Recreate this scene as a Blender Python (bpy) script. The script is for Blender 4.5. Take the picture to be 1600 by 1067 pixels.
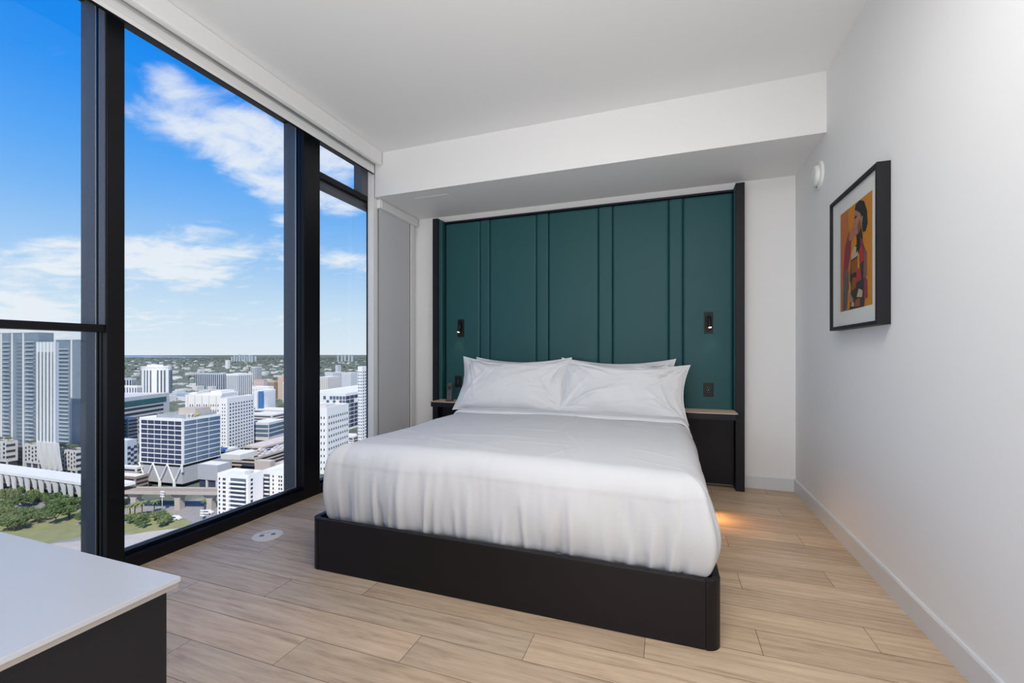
import bpy, bmesh, math, random
from mathutils import Vector, Matrix, noise
import numpy as np

# ------------------------------------------------------------------ clear
for o in list(bpy.data.objects):
    bpy.data.objects.remove(o, do_unlink=True)
SC = bpy.context.scene
COL = SC.collection
PI = math.pi
rng = random.Random(7)

# ------------------------------------------------------------------ camera
FPX, HY, CX, VX, CH = 683.0, 553.0, 800.0, 1043.0, 1.15
YAW = math.atan((VX - CX) / FPX)
cam_d = bpy.data.cameras.new('camera')
cam = bpy.data.objects.new('camera', cam_d)
COL.objects.link(cam)
cam.location = (0, 0, CH)
cam.rotation_euler = (PI / 2, 0, YAW)
cam_d.sensor_width = 36
cam_d.lens = FPX / 1600 * 36
cam_d.shift_y = (HY - 533.5) / 1600
cam_d.clip_start = 0.02
cam_d.clip_end = 60000
SC.camera = cam
SC.view_settings.view_transform = 'Standard'
SC.view_settings.look = 'None'
SC.view_settings.gamma = 1
SC.view_settings.exposure = 0.0
SC.view_settings.use_curve_mapping = False
try:
    SC.cycles.max_bounces = 12
    SC.cycles.diffuse_bounces = 6
    SC.cycles.transparent_max_bounces = 16
    SC.cycles.sample_clamp_indirect = 6
except Exception:
    pass

FW = Vector((-math.sin(YAW), math.cos(YAW), 0))
RT = Vector((math.cos(YAW), math.sin(YAW), 0))


def ray(px, py=HY):
    return FW + RT * ((px - CX) / FPX) + Vector((0, 0, (HY - py) / FPX))


def at_depth(px, D):
    r = ray(px) * D
    return Vector((r.x, r.y, 0))


# ------------------------------------------------------------------ world sky
W = bpy.data.worlds.new('sky')
SC.world = W
W.use_nodes = True
nt = W.node_tree
nt.nodes.clear()
N = nt.nodes.new
LK = nt.links.new


def wm(op, a, b=None, c=None):
    n = N('ShaderNodeMath')
    n.operation = op
    for i, v in enumerate((a, b, c)):
        if v is None:
            continue
        if isinstance(v, (int, float)):
            n.inputs[i].default_value = v
        else:
            LK(v, n.inputs[i])
    return n.outputs[0]


tc = N('ShaderNodeTexCoord')
sep = N('ShaderNodeSeparateXYZ')
LK(tc.outputs['Generated'], sep.inputs[0])
dx, dy, dz = sep.outputs
el = wm('ARCSINE', dz)
az = wm('ARCTAN2', wm('MULTIPLY', dx, -1.0), dy)       # 0 along +Y, positive towards the window side
rmp = N('ShaderNodeValToRGB')
LK(wm('MULTIPLY', wm('MAXIMUM', el, 0.0), 1 / 0.8), rmp.inputs[0])
cr = rmp.color_ramp
cr.elements[0].position = 0.0
cr.elements[0].color = (0.70, 0.82, 0.92, 1)
cr.elements[1].position = 1.0
cr.elements[1].color = (0.004, 0.16, 0.75, 1)
for p, c in ((0.10, (0.56, 0.76, 0.93, 1)), (0.22, (0.32, 0.59, 0.94, 1)), (0.34, (0.15, 0.45, 0.94, 1)), (0.42, (0.08, 0.38, 0.94, 1)), (0.55, (0.014, 0.29, 0.92, 1)), (0.62, (0.008, 0.26, 0.90, 1))):
    e = cr.elements.new(p)
    e.color = c
# cloud pattern : noise on a flat cloud layer
dzc = wm('ADD', wm('MAXIMUM', dz, 0.0), 0.12)
comb = N('ShaderNodeCombineXYZ')
LK(wm('DIVIDE', dx, dzc), comb.inputs[0])
LK(wm('DIVIDE', dy, dzc), comb.inputs[1])
mp = N('ShaderNodeMapping')
mp.inputs['Rotation'].default_value = (0, 0, 0.5)
mp.inputs['Scale'].default_value = (1.0, 1.5, 1)
LK(comb.outputs[0], mp.inputs[0])
nz = N('ShaderNodeTexNoise')
nz.inputs['Scale'].default_value = 3.4
nz.inputs['Detail'].default_value = 9
nz.inputs['Roughness'].default_value = 0.60
nz.inputs['Distortion'].default_value = 0.35
LK(mp.outputs[0], nz.inputs['Vector'])
nz2 = N('ShaderNodeTexNoise')
nz2.inputs['Scale'].default_value = 1.1
nz2.inputs['Detail'].default_value = 5
LK(mp.outputs[0], nz2.inputs['Vector'])


def pix_azel(px, py):
    v = ray(px, py).normalized()
    return math.atan2(-v.x, v.y), math.asin(v.z)


mask = None
# (px, py, half width px, half height px, amplitude, tilt)
for (px, py, sx, sy, am) in ((330, 195, 88, 46, .50), (395, 180, 60, 28, .18), (445, 262, 85, 34, .42), (420, 292, 60, 20, .25), (545, 235, 60, 40, .40), (535, 330, 40, 30, .28),
                             (435, 342, 26, 14, .40), (545, 412, 55, 18, .36), (95, 400, 75, 30, .34), (30, 470, 70, 45, .34),
                             (245, 405, 90, 34, .48), (330, 430, 60, 16, .3), (400, 388, 100, 22, .34), (40, 150, 90, 40, .10), (265, 120, 28, 22, .20),
                             (100, 505, 120, 22, .25), (380, 500, 200, 26, .22), (180, 340, 30, 20, .05)):
    a0, e0 = pix_azel(px, py)
    a1, _ = pix_azel(px + sx, py)
    _, e1 = pix_azel(px, py - sy)
    sa, se = abs(a1 - a0) * 1.25, abs(e1 - e0) * 1.25
    t = wm('ADD', wm('POWER', wm('MULTIPLY', wm('SUBTRACT', az, a0), 1 / sa), 2.0), wm('POWER', wm('MULTIPLY', wm('SUBTRACT', el, e0), 1 / se), 2.0))
    g = wm('MULTIPLY', wm('EXPONENT', wm('MULTIPLY', t, -1.0)), am)
    mask = g if mask is None else wm('ADD', mask, g)
mask = wm('MINIMUM', mask, 0.54)
dens = wm('ADD', wm('MULTIPLY', nz.outputs['Fac'], 1.05), mask)
dens = wm('ADD', dens, wm('MULTIPLY', wm('SUBTRACT', nz2.outputs['Fac'], 0.5), 0.15))
mr = N('ShaderNodeMapRange')
mr.interpolation_type = 'SMOOTHSTEP'
mr.inputs['From Min'].default_value = 0.71
mr.inputs['From Max'].default_value = 1.10
LK(dens, mr.inputs['Value'])
# thin haze veil low above the horizon
veil = wm('MULTIPLY', wm('EXPONENT', wm('MULTIPLY', wm('MAXIMUM', el, 0.0), -9.0)), 0.42)
cf = wm('MINIMUM', wm('ADD', wm('MULTIPLY', mr.outputs[0], 0.88), veil), 0.94)
mixc = N('ShaderNodeMix')
mixc.data_type = 'RGBA'
LK(cf, mixc.inputs['Factor'])
LK(rmp.outputs[0], mixc.inputs['A'])
mixc.inputs['B'].default_value = (0.86, 0.91, 0.97, 1)
bg = N('ShaderNodeBackground')
LK(mixc.outputs['Result'], bg.inputs[0])
bg.inputs[1].default_value = 1.0
wo = N('ShaderNodeOutputWorld')
LK(bg.outputs[0], wo.inputs[0])

# ------------------------------------------------------------------ lights
sd = bpy.data.lights.new('sun', 'SUN')
sd.energy = 5.0
sd.angle = 0.01
sd.color = (1.0, 0.95, 0.87)
sun = bpy.data.objects.new('sun', sd)
COL.objects.link(sun)
sun.rotation_euler = Vector((0.46, -0.50, 0.74)).to_track_quat('Z', 'Y').to_euler()


def area(name, loc, target, sx, sy, energy, color=(1, 1, 1), spread=None, portal=False):
    d = bpy.data.lights.new(name, 'AREA')
    d.shape = 'RECTANGLE'
    d.size, d.size_y = sx, sy
    d.energy = energy
    d.color = color
    if spread:
        d.spread = spread
    o = bpy.data.objects.new(name, d)
    COL.objects.link(o)
    o.location = loc
    o.rotation_euler = (Vector(loc) - Vector(target)).to_track_quat('Z', 'Y').to_euler()
    if portal:
        d.cycles.is_portal = True
    return o


area('ceiling_fill_light', (-0.12, 1.2, 3.0), (-0.75, 1.6, 0.0), 1.1, 1.2, 42, (1.0, 0.985, 0.965))  # added fill below the ceiling to brighten the bed top, no fixture there
area('rear_fill_light', (-0.8, -2.45, 1.6), (-0.8, 3, 1.75), 3.2, 2.6, 18, (1.0, 0.985, 0.97))  # added fill behind the camera, evens out walls and bed
area('upward_fill_light', (-0.9, -0.9, 0.95), (-1.2, 1.5, 3.05), 2.4, 1.2, 78, (1.0, 0.985, 0.97))  # added upward fill, lifts the ceiling; no real lamp
area('soffit_fill_light', (-0.3, -0.9, 0.95), (-0.6, 1.1, 2.85), 1.4, 1.0, 5, (1.0, 0.985, 0.97), spread=1.5)  # added narrow fill aimed up towards the soffit, out of view
for (ya, yb) in ((-2.4, 1.4), (1.5, 2.68), (2.9, 3.6)):
    area('daylight_portal', (-2.79, (ya + yb) / 2, 1.5), (0, (ya + yb) / 2, 1.5), 2.8, yb - ya, 1, portal=True)


# ------------------------------------------------------------------ materials
def lin(c):
    c = c / 255.0
    return c / 12.92 if c <= 0.04045 else ((c + 0.055) / 1.055) ** 2.4


def rgb(r, g, b):
    return (lin(r), lin(g), lin(b), 1)


def mat(name, col, rough=0.6, metal=0.0, noise_amt=0.0, nscale=20, bump=0.0, bscale=200, emit=None, estr=0, spec=None, stretch=None, detail=4):
    m = bpy.data.materials.new(name)
    m.use_nodes = True
    t = m.node_tree
    b = t.nodes['Principled BSDF']
    b.inputs['Roughness'].default_value = rough
    b.inputs['Metallic'].default_value = metal
    if spec is not None:
        b.inputs['Specular IOR Level'].default_value = spec
    co = t.nodes.new('ShaderNodeTexCoord')
    src = co.outputs['Object']
    if stretch:
        mpn = t.nodes.new('ShaderNodeMapping')
        mpn.inputs['Scale'].default_value = stretch
        t.links.new(src, mpn.inputs[0])
        src = mpn.outputs[0]
    n = t.nodes.new('ShaderNodeTexNoise')
    n.inputs['Scale'].default_value = nscale
    n.inputs['Detail'].default_value = detail
    t.links.new(src, n.inputs['Vector'])
    mx = t.nodes.new('ShaderNodeMix')
    mx.data_type = 'RGBA'
    a = 1 - noise_amt
    c2 = tuple(min(1, c * (1 + noise_amt)) for c in col[:3]) + (1,)
    c1 = tuple(c * a for c in col[:3]) + (1,)
    mx.inputs['A'].default_value = c1
    mx.inputs['B'].default_value = c2
    t.links.new(n.outputs['Fac'], mx.inputs['Factor'])
    t.links.new(mx.outputs['Result'], b.inputs['Base Color'])
    if bump:
        n2 = t.nodes.new('ShaderNodeTexNoise')
        n2.inputs['Scale'].default_value = bscale
        n2.inputs['Detail'].default_value = 4
        t.links.new(src, n2.inputs['Vector'])
        bp = t.nodes.new('ShaderNodeBump')
        bp.inputs['Strength'].default_value = bump
        bp.inputs['Distance'].default_value = 0.002
        t.links.new(n2.outputs['Fac'], bp.inputs['Height'])
        t.links.new(bp.outputs[0], b.inputs['Normal'])
    if emit:
        b.inputs['Emission Color'].default_value = emit
        b.inputs['Emission Strength'].default_value = estr
    return m


M = {}
M['wall'] = mat('painted wall', (0.78, 0.78, 0.785, 1), 0.7, noise_amt=0.012, nscale=2, bump=0.05, bscale=300)
M['ceil'] = mat('painted ceiling', (0.82, 0.82, 0.82, 1), 0.8, noise_amt=0.01, nscale=1.5)
M['base'] = mat('baseboard paint', (0.64, 0.66, 0.69, 1), 0.35, noise_amt=0.01)
M['alu'] = mat('black aluminium', (0.005, 0.005, 0.007, 1), 0.38, 0.1, spec=.25, noise_amt=0.25, nscale=300)
M['alu_lit'] = mat('aluminium with painted daylight', (0.10, 0.108, 0.13, 1), 0.5, 0.2, noise_amt=0.18, nscale=60)  # dark metal with its daylight grey put into the colour
M['gasket'] = mat('silver gasket', (0.75, 0.77, 0.82, 1), 0.25, 0.7)
M['blindw'] = mat('white blind cassette', (0.74, 0.74, 0.735, 1), 0.5, noise_amt=0.01)
M['blindf'] = mat('blind fabric', (0.57, 0.575, 0.60, 1), 0.85, noise_amt=0.03, nscale=400, bump=0.1, bscale=600)
M['teal'] = mat('teal leatherette', rgb(32, 78, 82), 0.5, spec=.3, noise_amt=0.07, nscale=5, bump=0.25, bscale=450, detail=6)
M['navy'] = mat('charcoal laminate', rgb(22, 23, 29), 0.5, spec=.3, noise_amt=0.12, nscale=90)
M['frame'] = mat('black stained oak', rgb(22, 19, 22), 0.45, spec=.3, noise_amt=0.22, nscale=14, stretch=(0.6, 8, 8), bump=0.12, bscale=40)
M['linen'] = mat('white cotton', (0.61, 0.61, 0.62, 1), 0.85, noise_amt=0.015, nscale=6, bump=0.35, bscale=90)
M['pillow'] = mat('white cotton pillowcase', (0.66, 0.66, 0.67, 1), 0.85, noise_amt=0.015, nscale=6, bump=0.35, bscale=110)
M['shelf'] = mat('pale oak veneer', rgb(205, 180, 162), 0.4, noise_amt=0.10, nscale=10, stretch=(1, 12, 12))
M['black'] = mat('black metal', (0.008, 0.008, 0.010, 1), 0.4, 0.0, spec=.25)
M['bplas'] = mat('black plastic', (0.010, 0.010, 0.013, 1), 0.4, spec=.25, noise_amt=0.05)
M['gplas'] = mat('grey phone plastic', (0.035, 0.039, 0.046, 1), 0.35, noise_amt=0.05)
M['wplas'] = mat('white plastic', (0.75, 0.75, 0.75, 1), 0.35, noise_amt=0.01)
M['lens'] = mat('lit lamp lens', (1, 0.8, 0.5, 1), 0.4, emit=(1.0, 0.66, 0.32, 1), estr=5)
M['red'] = mat('red light', (0.5, 0.02, 0.02, 1), 0.4)
M['outlet'] = mat('cream outlet plate', rgb(226, 214, 198), 0.4, noise_amt=0.03, nscale=60)
M['brown'] = mat('dark cover flap', rgb(120, 108, 92), 0.5)
M['quartz'] = mat('white quartz', rgb(172, 174, 180), 0.25, noise_amt=0.05, nscale=1.6, stretch=(1, 3, 1))
M['mdf'] = mat('beige slab edge', rgb(150, 143, 136), 0.6, noise_amt=0.05)
M['desk'] = mat('charcoal cabinet panel', rgb(24, 22, 27), 0.6, spec=.3, noise_amt=0.22, nscale=260)
M['dark'] = mat('dark gap', (0.01, 0.01, 0.01, 1), 0.9)
M['mount'] = mat('white picture mount', (0.80, 0.80, 0.78, 1), 0.7)
M['pframe'] = mat('black picture frame', rgb(26, 25, 30), 0.5, spec=.3, noise_amt=0.15, nscale=40)


def glass_mat(name, tint, refl):
    m = bpy.data.materials.new(name)
    m.use_nodes = True
    t = m.node_tree
    t.nodes.clear()
    tr = t.nodes.new('ShaderNodeBsdfTransparent')
    tr.inputs[0].default_value = tint
    gl = t.nodes.new('ShaderNodeBsdfGlossy')
    gl.inputs['Roughness'].default_value = 0.0
    lw = t.nodes.new('ShaderNodeLayerWeight')
    lw.inputs[0].default_value = 0.5
    pw = t.nodes.new('ShaderNodeMath')
    pw.operation = 'POWER'
    pw.inputs[1].default_value = 5
    ma = t.nodes.new('ShaderNodeMath')
    ma.operation = 'MULTIPLY_ADD'
    ma.inputs[1].default_value = 0.5 * refl
    ma.inputs[2].default_value = 0.02 * refl
    mx = t.nodes.new('ShaderNodeMixShader')
    o = t.nodes.new('ShaderNodeOutputMaterial')
    t.links.new(lw.outputs['Facing'], pw.inputs[0])
    t.links.new(pw.outputs[0], ma.inputs[0])
    t.links.new(ma.outputs[0], mx.inputs[0])
    t.links.new(tr.outputs[0], mx.inputs[1])
    t.links.new(gl.outputs[0], mx.inputs[2])
    t.links.new(mx.outputs[0], o.inputs[0])
    return m


M['glass'] = glass_mat('window glass', (0.985, 0.99, 0.99, 1), 0.8)
M['glass2'] = glass_mat('coated window glass', (0.95, 0.96, 0.965, 1), 2.2)
M['pglass'] = glass_mat('picture glass', (0.97, 0.97, 0.97, 1), 0.7)


# ------------------------------------------------------------------ mesh helpers
class MB:
    def __init__(s):
        s.bm = bmesh.new()
        s.mi = 0

    def box(s, x0, x1, y0, y1, z0, z1, bev=0.0, seg=2):
        r = bmesh.ops.create_cube(s.bm, size=1)
        vs = r['verts']
        for v in vs:
            v.co = Vector(((x0 + x1) / 2 + v.co.x * (x1 - x0), (y0 + y1) / 2 + v.co.y * (y1 - y0), (z0 + z1) / 2 + v.co.z * (z1 - z0)))
        fs = {f for v in vs for f in v.link_faces}
        for f in fs:
            f.material_index = s.mi
        if bev > 0:
            es = list({e for v in vs for e in v.link_edges})
            bmesh.ops.bevel(s.bm, geom=es, offset=bev, segments=seg, profile=0.6, affect='EDGES')
        return s

    def obox(s, c, ax, ay, az_, hx, hy, hz):
        vs = []
        for i in (-1, 1):
            for j in (-1, 1):
                for k in (-1, 1):
                    vs.append(s.bm.verts.new(Vector(c) + ax * (hx * i) + ay * (hy * j) + az_ * (hz * k)))
        for idx in ((0, 1, 3, 2), (4, 6, 7, 5), (0, 4, 5, 1), (2, 3, 7, 6), (0, 2, 6, 4), (1, 5, 7, 3)):
            f = s.bm.faces.new([vs[i] for i in idx])
            f.material_index = s.mi
        return s

    def bar(s, a, b, w, h=None):
        a, b = Vector(a), Vector(b)
        d = (b - a)
        L = d.length
        d.normalize()
        up = Vector((0, 0, 1)) if abs(d.z) < 0.95 else Vector((0, 1, 0))
        x = d.cross(up).normalized()
        y = d.cross(x).normalized()
        return s.obox((a + b) / 2, x, y, d, w / 2, (h or w) / 2, L / 2)

    def prism(s, pts, ax, d0, d1):
        """extrude a 2D outline along an axis; ax 0,1,2 = extrude axis"""
        def mk(p, d):
            if ax == 0:
                return (d, p[0], p[1])
            if ax == 1:
                return (p[0], d, p[1])
            return (p[0], p[1], d)
        a = [s.bm.verts.new(mk(p, d0)) for p in pts]
        b = [s.bm.verts.new(mk(p, d1)) for p in pts]
        n = len(pts)
        fs = [s.bm.faces.new(a), s.bm.faces.new(list(reversed(b)))]
        for i in range(n):
            fs.append(s.bm.faces.new((a[i], b[i], b[(i + 1) % n], a[(i + 1) % n])))
        for f in fs:
            f.material_index = s.mi
        return s

    def tube(s, pts, r, n=10, cap=True):
        """tube through points; r number or list"""
        rings = []
        pts = [Vector(p) for p in pts]
        for i, p in enumerate(pts):
            d = (pts[min(i + 1, len(pts) - 1)] - pts[max(i - 1, 0)]).normalized()
            up = Vector((0, 0, 1)) if abs(d.z) < 0.9 else Vector((1, 0, 0))
            x = d.cross(up).normalized()
            y = d.cross(x).normalized()
            rr = r[i] if isinstance(r, (list, tuple)) else r
            rings.append([s.bm.verts.new(p + x * (rr * math.cos(2 * PI * k / n)) + y * (rr * math.sin(2 * PI * k / n))) for k in range(n)])
        for a, b in zip(rings, rings[1:]):
            for k in range(n):
                f = s.bm.faces.new((a[k], a[(k + 1) % n], b[(k + 1) % n], b[k]))
                f.smooth = True
                f.material_index = s.mi
        if cap:
            for rg in (rings[0], rings[-1]):
                f = s.bm.faces.new(rg)
                f.material_index = s.mi
        return s

    def quad(s, *p):
        f = s.bm.faces.new([s.bm.verts.new(q) for q in p])
        f.material_index = s.mi
        return f

    def build(s, name, m, parent=None, smooth=False):
        bmesh.ops.recalc_face_normals(s.bm, faces=s.bm.faces[:])
        me = bpy.data.meshes.new(name)
        s.bm.to_mesh(me)
        s.bm.free()
        for mm in (m if isinstance(m, (list, tuple)) else [m]):
            me.materials.append(mm)
        if smooth:
            me.polygons.foreach_set('use_smooth', [True] * len(me.polygons))
        o = bpy.data.objects.new(name, me)
        COL.objects.link(o)
        if parent:
            o.parent = parent
        return o


def tag(o, label=None, cat=None, group=None, kind=None):
    if label:
        o['label'] = label
    if cat:
        o['category'] = cat
    if group:
        o['group'] = group
    if kind:
        o['kind'] = kind
    return o


def empty(name, loc=(0, 0, 0), rz=0, **k):
    o = bpy.data.objects.new(name, None)
    COL.objects.link(o)
    o.location = loc
    o.rotation_euler = (0, 0, rz)
    o.empty_display_size = 0.1
    tag(o, **k)
    return o


def copy_tree(o, parent=None):
    c = o.copy()
    COL.objects.link(c)
    c.parent = parent
    for ch in list(o.children):
        copy_tree(ch, c)
    return c


def pydata(name, V, F, m, parent=None, smooth=True):
    me = bpy.data.meshes.new(name)
    me.from_pydata([tuple(v) for v in V], [], F)
    for mm in (m if isinstance(m, (list, tuple)) else [m]):
        me.materials.append(mm)
    if smooth:
        me.polygons.foreach_set('use_smooth', [True] * len(me.polygons))
    me.update()
    o = bpy.data.objects.new(name, me)
    COL.objects.link(o)
    if parent:
        o.parent = parent
    return o


# =================================================================== ROOM SHELL
XR, YB, ZC, YF = 1.008, 4.236, 3.053, -2.6      # right wall, back wall, ceiling, wall behind camera
SY, SZ = 3.48, 2.642                            # soffit front / underside
XG = -2.785                                     # glass plane
XI = -2.70                                      # inner face of the window frames

# floor: planks with individual tones laid along X
PW, PL, PY0 = 0.167, 1.29, 1.225
m = bpy.data.materials.new('oak planks')
m.use_nodes = True
t = m.node_tree
b = t.nodes['Principled BSDF']
uv = t.nodes.new('ShaderNodeUVMap')
vc = t.nodes.new('ShaderNodeVertexColor')
vc.layer_name = 'tone'
mp1 = t.nodes.new('ShaderNodeMapping')
mp1.inputs['Scale'].default_value = (1.0, 9.0, 1)
t.links.new(uv.outputs[0], mp1.inputs[0])
g1 = t.nodes.new('ShaderNodeTexNoise')
g1.inputs['Scale'].default_value = 2.6
g1.inputs['Detail'].default_value = 9
g1.inputs['Roughness'].default_value = 0.62
g1.inputs['Distortion'].default_value = 0.9
t.links.new(mp1.outputs[0], g1.inputs['Vector'])
wv = t.nodes.new('ShaderNodeTexWave')
wv.bands_direction = 'Y'
wv.inputs['Scale'].default_value = 1.5
wv.inputs['Distortion'].default_value = 7
wv.inputs['Detail'].default_value = 3
wv.inputs['Detail Scale'].default_value = 0.8
mp2 = t.nodes.new('ShaderNodeMapping')
mp2.inputs['Scale'].default_value = (1.1, 6.0, 1)
t.links.new(uv.outputs[0], mp2.inputs[0])
t.links.new(mp2.outputs[0], wv.inputs['Vector'])
g3 = t.nodes.new('ShaderNodeTexNoise')
g3.inputs['Scale'].default_value = 12
g3.inputs['Detail'].default_value = 6
mp3 = t.nodes.new('ShaderNodeMapping')
mp3.inputs['Scale'].default_value = (1.0, 22.0, 1)
t.links.new(uv.outputs[0], mp3.inputs[0])
t.links.new(mp3.outputs[0], g3.inputs['Vector'])


def nm(tree, op, a, b_=None):
    n = tree.nodes.new('ShaderNodeMath')
    n.operation = op
    for i, v in enumerate((a, b_)):
        if v is None:
            continue
        if isinstance(v, (int, float)):
            n.inputs[i].default_value = v
        else:
            tree.links.new(v, n.inputs[i])
    return n.outputs[0]


f_ = nm(t, 'ADD', nm(t, 'MULTIPLY', g1.outputs['Fac'], 0.70), nm(t, 'MULTIPLY', wv.outputs['Fac'], 0.05))
f_ = nm(t, 'ADD', f_, nm(t, 'MULTIPLY', g3.outputs['Fac'], 0.25))
rp = t.nodes.new('ShaderNodeValToRGB')
rp.color_ramp.elements[0].position = 0.30
rp.color_ramp.elements[0].color = rgb(160, 134, 108)
rp.color_ramp.elements[1].position = 0.68
rp.color_ramp.elements[1].color = rgb(216, 192, 164)
e = rp.color_ramp.elements.new(0.48)
e.color = rgb(196, 171, 143)
t.links.new(f_, rp.inputs[0])
mx = t.nodes.new('ShaderNodeMix')
mx.data_type = 'RGBA'
mx.blend_type = 'MULTIPLY'
mx.inputs['Factor'].default_value = 1
t.links.new(rp.outputs[0], mx.inputs['A'])
t.links.new(vc.outputs[0], mx.inputs['B'])
t.links.new(mx.outputs['Result'], b.inputs['Base Color'])
b.inputs['Roughness'].default_value = 0.42
bp = t.nodes.new('ShaderNodeBump')
bp.inputs['Strength'].default_value = 0.12
bp.inputs['Distance'].default_value = 0.002
t.links.new(f_, bp.inputs['Height'])
t.links.new(bp.outputs[0], b.inputs['Normal'])
M['floor'] = m

fr_ = random.Random(21)
V, F, UVs, TON, MI = [], [], [], [], []
FX0, FX1 = XI - 0.13, XR + 0.02


def floor_quad(x0, x1, y0, y1, z, ton, uo, mi):
    i = len(V)
    V.extend([(x0, y0, z), (x1, y0, z), (x1, y1, z), (x0, y1, z)])
    F.append((i, i + 1, i + 2, i + 3))
    UVs.extend([(x0 + uo[0], y0 + uo[1]), (x1 + uo[0], y0 + uo[1]), (x1 + uo[0], y1 + uo[1]), (x0 + uo[0], y1 + uo[1])])
    TON.extend([ton] * 4)
    MI.append(mi)


floor_quad(FX0, FX1, YF - .05, YB + .05, -0.003, (1, 1, 1, 1), (0, 0), 1)
k0 = int(math.floor((YF - PY0) / PW))
k1 = int(math.ceil((YB - PY0) / PW))
for k in range(k0, k1 + 1):
    y0, y1 = PY0 + k * PW, PY0 + (k + 1) * PW
    off = -2.235 + 0.43 * ((k - 1) % 3)
    n = -3
    while off + n * PL < FX1:
        a, c = off + n * PL, off + (n + 1) * PL
        n += 1
        a, c = max(a, FX0), min(c, FX1)
        if c - a < 0.01:
            continue
        v = fr_.uniform(0.84, 1.04)
        w = fr_.uniform(-0.025, 0.025)
        floor_quad(a + .0009, c - .0009, y0 + .0009, min(y1 - .0009, YB + .03), 0, (v * (1 + w), v, v * (1 - w), 1), (fr_.uniform(0, 50), fr_.uniform(0, 50)), 0)
me = bpy.data.meshes.new('floor')
me.from_pydata(V, [], F)
me.materials.append(M['floor'])
me.materials.append(M['dark'])
ul = me.uv_layers.new(name='UVMap')
ul.data.foreach_set('uv', [c for u in UVs for c in u])
ca = me.color_attributes.new('tone', 'FLOAT_COLOR', 'CORNER')
ca.data.foreach_set('color', [c for u in TON for c in u])
me.polygons.foreach_set('material_index', MI)
o = bpy.data.objects.new('floor', me)
COL.objects.link(o)
tag(o, kind='structure')


def struct(name, mb, m_, parent=None, smooth=False):
    o = mb.build(name, m_, parent, smooth)
    if not parent:
        tag(o, kind='structure')
    return o


XO = -2.92
struct('ceiling', MB().box(XO, XR + .12, YF - .12, YB + .12, ZC, ZC + .12), M['ceil'])
struct('wall_right', MB().box(XR, XR + .12, YF - .12, YB + .12, -.12, ZC), M['wall'])
struct('wall_back', MB().box(XO, XR, YB, YB + .12, -.12, ZC), M['wall'])
struct('wall_front', MB().box(XO, XR, YF - .12, YF, -.12, ZC), M['wall'])
struct('trim_soffit', MB().box(-2.62, XR, SY, YB, SZ, ZC), M['wall'])
# window side: jamb column, wall under the soffit behind the second blind
struct('wall_left', MB().box(-2.79, -2.70, 3.64, YB, 0, ZC).box(-2.70, -2.635, 3.475, 3.535, 0, ZC, .003).box(-2.70, -2.66, 3.535, YB, 0, ZC), M['wall'])
struct('baseboard_right', MB().prism([(XR, 0), (XR - .014, 0), (XR - .014, .100), (XR - .010, .108), (XR, .108)], 1, YF, YB), M['base'])
struct('baseboard_back', MB().prism([(YB, 0), (YB - .014, 0), (YB - .014, .100), (YB - .010, .108), (YB, .108)], 0, .612, XR - .014), M['base'])
# soffit access panel
ap = empty('access_panel', (-2.115, 3.80, SZ), label='flush white access panel set in the underside of the ceiling soffit above the left blind', cat='access panel')
MB().box(-.165, .185, -.165, .165, -.003, 0.0, .001).build('panel', M['wall'], ap)

# windows --------------------------------------------------------
ZT = 3.0


def win_frame(n, ya, yb, g, transoms):
    w = empty('window_%d' % n, (XG, (ya + yb) / 2, 0), kind='structure')
    ym = (ya + yb) / 2
    a, c = ya - ym, yb - ym
    fr = MB()
    fr.box(0.0, XI - XG, a, c, 0.0, 0.072, .002)
    fr.box(0.0, 0.045, a, c, 0.072, 0.092, .002)
    fr.box(-.12, 0.0, a, c, -.03, 0.02)
    fr.box(0, .05, a, c, ZT, ZC)
    fr.box(-.12, 0.0, a, c, ZT, ZC)
    fr.build('window_frame', M['alu'], w)
    MB().box(.002, .006, a, c, .092, .097).build('gasket', M['gasket'], w)
    prev = .08
    for (z0, z1, d0, d1, mm) in transoms:
        MB().box(d0, d1, a, c, z0, z1, .002).build('transom', mm, w)
    zz = [.08] + [q for (z0, z1, _, _, mm) in transoms for q in ((z0 + z1) / 2,)][:1] + [ZT]
    for i in range(len(zz) - 1):
        MB().box(-.006, 0.0, a, c, zz[i], zz[i + 1]).build('glass_pane', g if i == 0 else M['glass'], w)
    return w


w1 = win_frame(1, YF, 1.411, M['glass2'], [(1.262, 1.300, -.01, .07, M['alu'])])
w2 = win_frame(2, 1.489, 2.70, M['glass'], [])
w3 = win_frame(3, 2.865, 3.64, M['glass'], [(2.605, 2.655, -.01, XI - XG, M['alu']), (2.545, 2.605, -.01, .045, M['alu_lit'])])  # lower piece greyer: the lit underside is put into its colour
MB().box(0, .085, .13, .22, 2.655, ZT).build('corner_post', M['alu_lit'], w3)
MB().box(.073, .085, .2175, .2245, .072, ZT).build('edge_frame', M['alu'], w3)


def mullion(n, ya, yb):
    o = MB()
    o.box(XG - 0.004, XI, ya, yb, 0, ZC, .002)
    o.mi = 1
    o.box(-2.905, XG - .004, ya - .006, yb - .0, -.05, ZC)
    o.mi = 2
    o.box(XG - .008, XG + .004, ya - .0035, ya, .09, ZC)
    o.mi = 0
    o.box(XG + .004, XG + .016, ya - .0045, ya, .09, ZC)
    o.box(XG + .030, XG + .045, ya - .003, ya, .09, ZC)
    return struct('trim_%d' % n, o, [M['alu'], M['alu_lit'], M['gasket']])


mullion(1, 1.411, 1.489)
mullion(2, 2.70, 2.865)
# strip on the first mullion's side, its lit grey painted over dark metal
struct('trim_3', MB().box(XI - .06, XI - .012, 1.4065, 1.411, 1.30, 2.93), M['alu_lit'])

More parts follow.
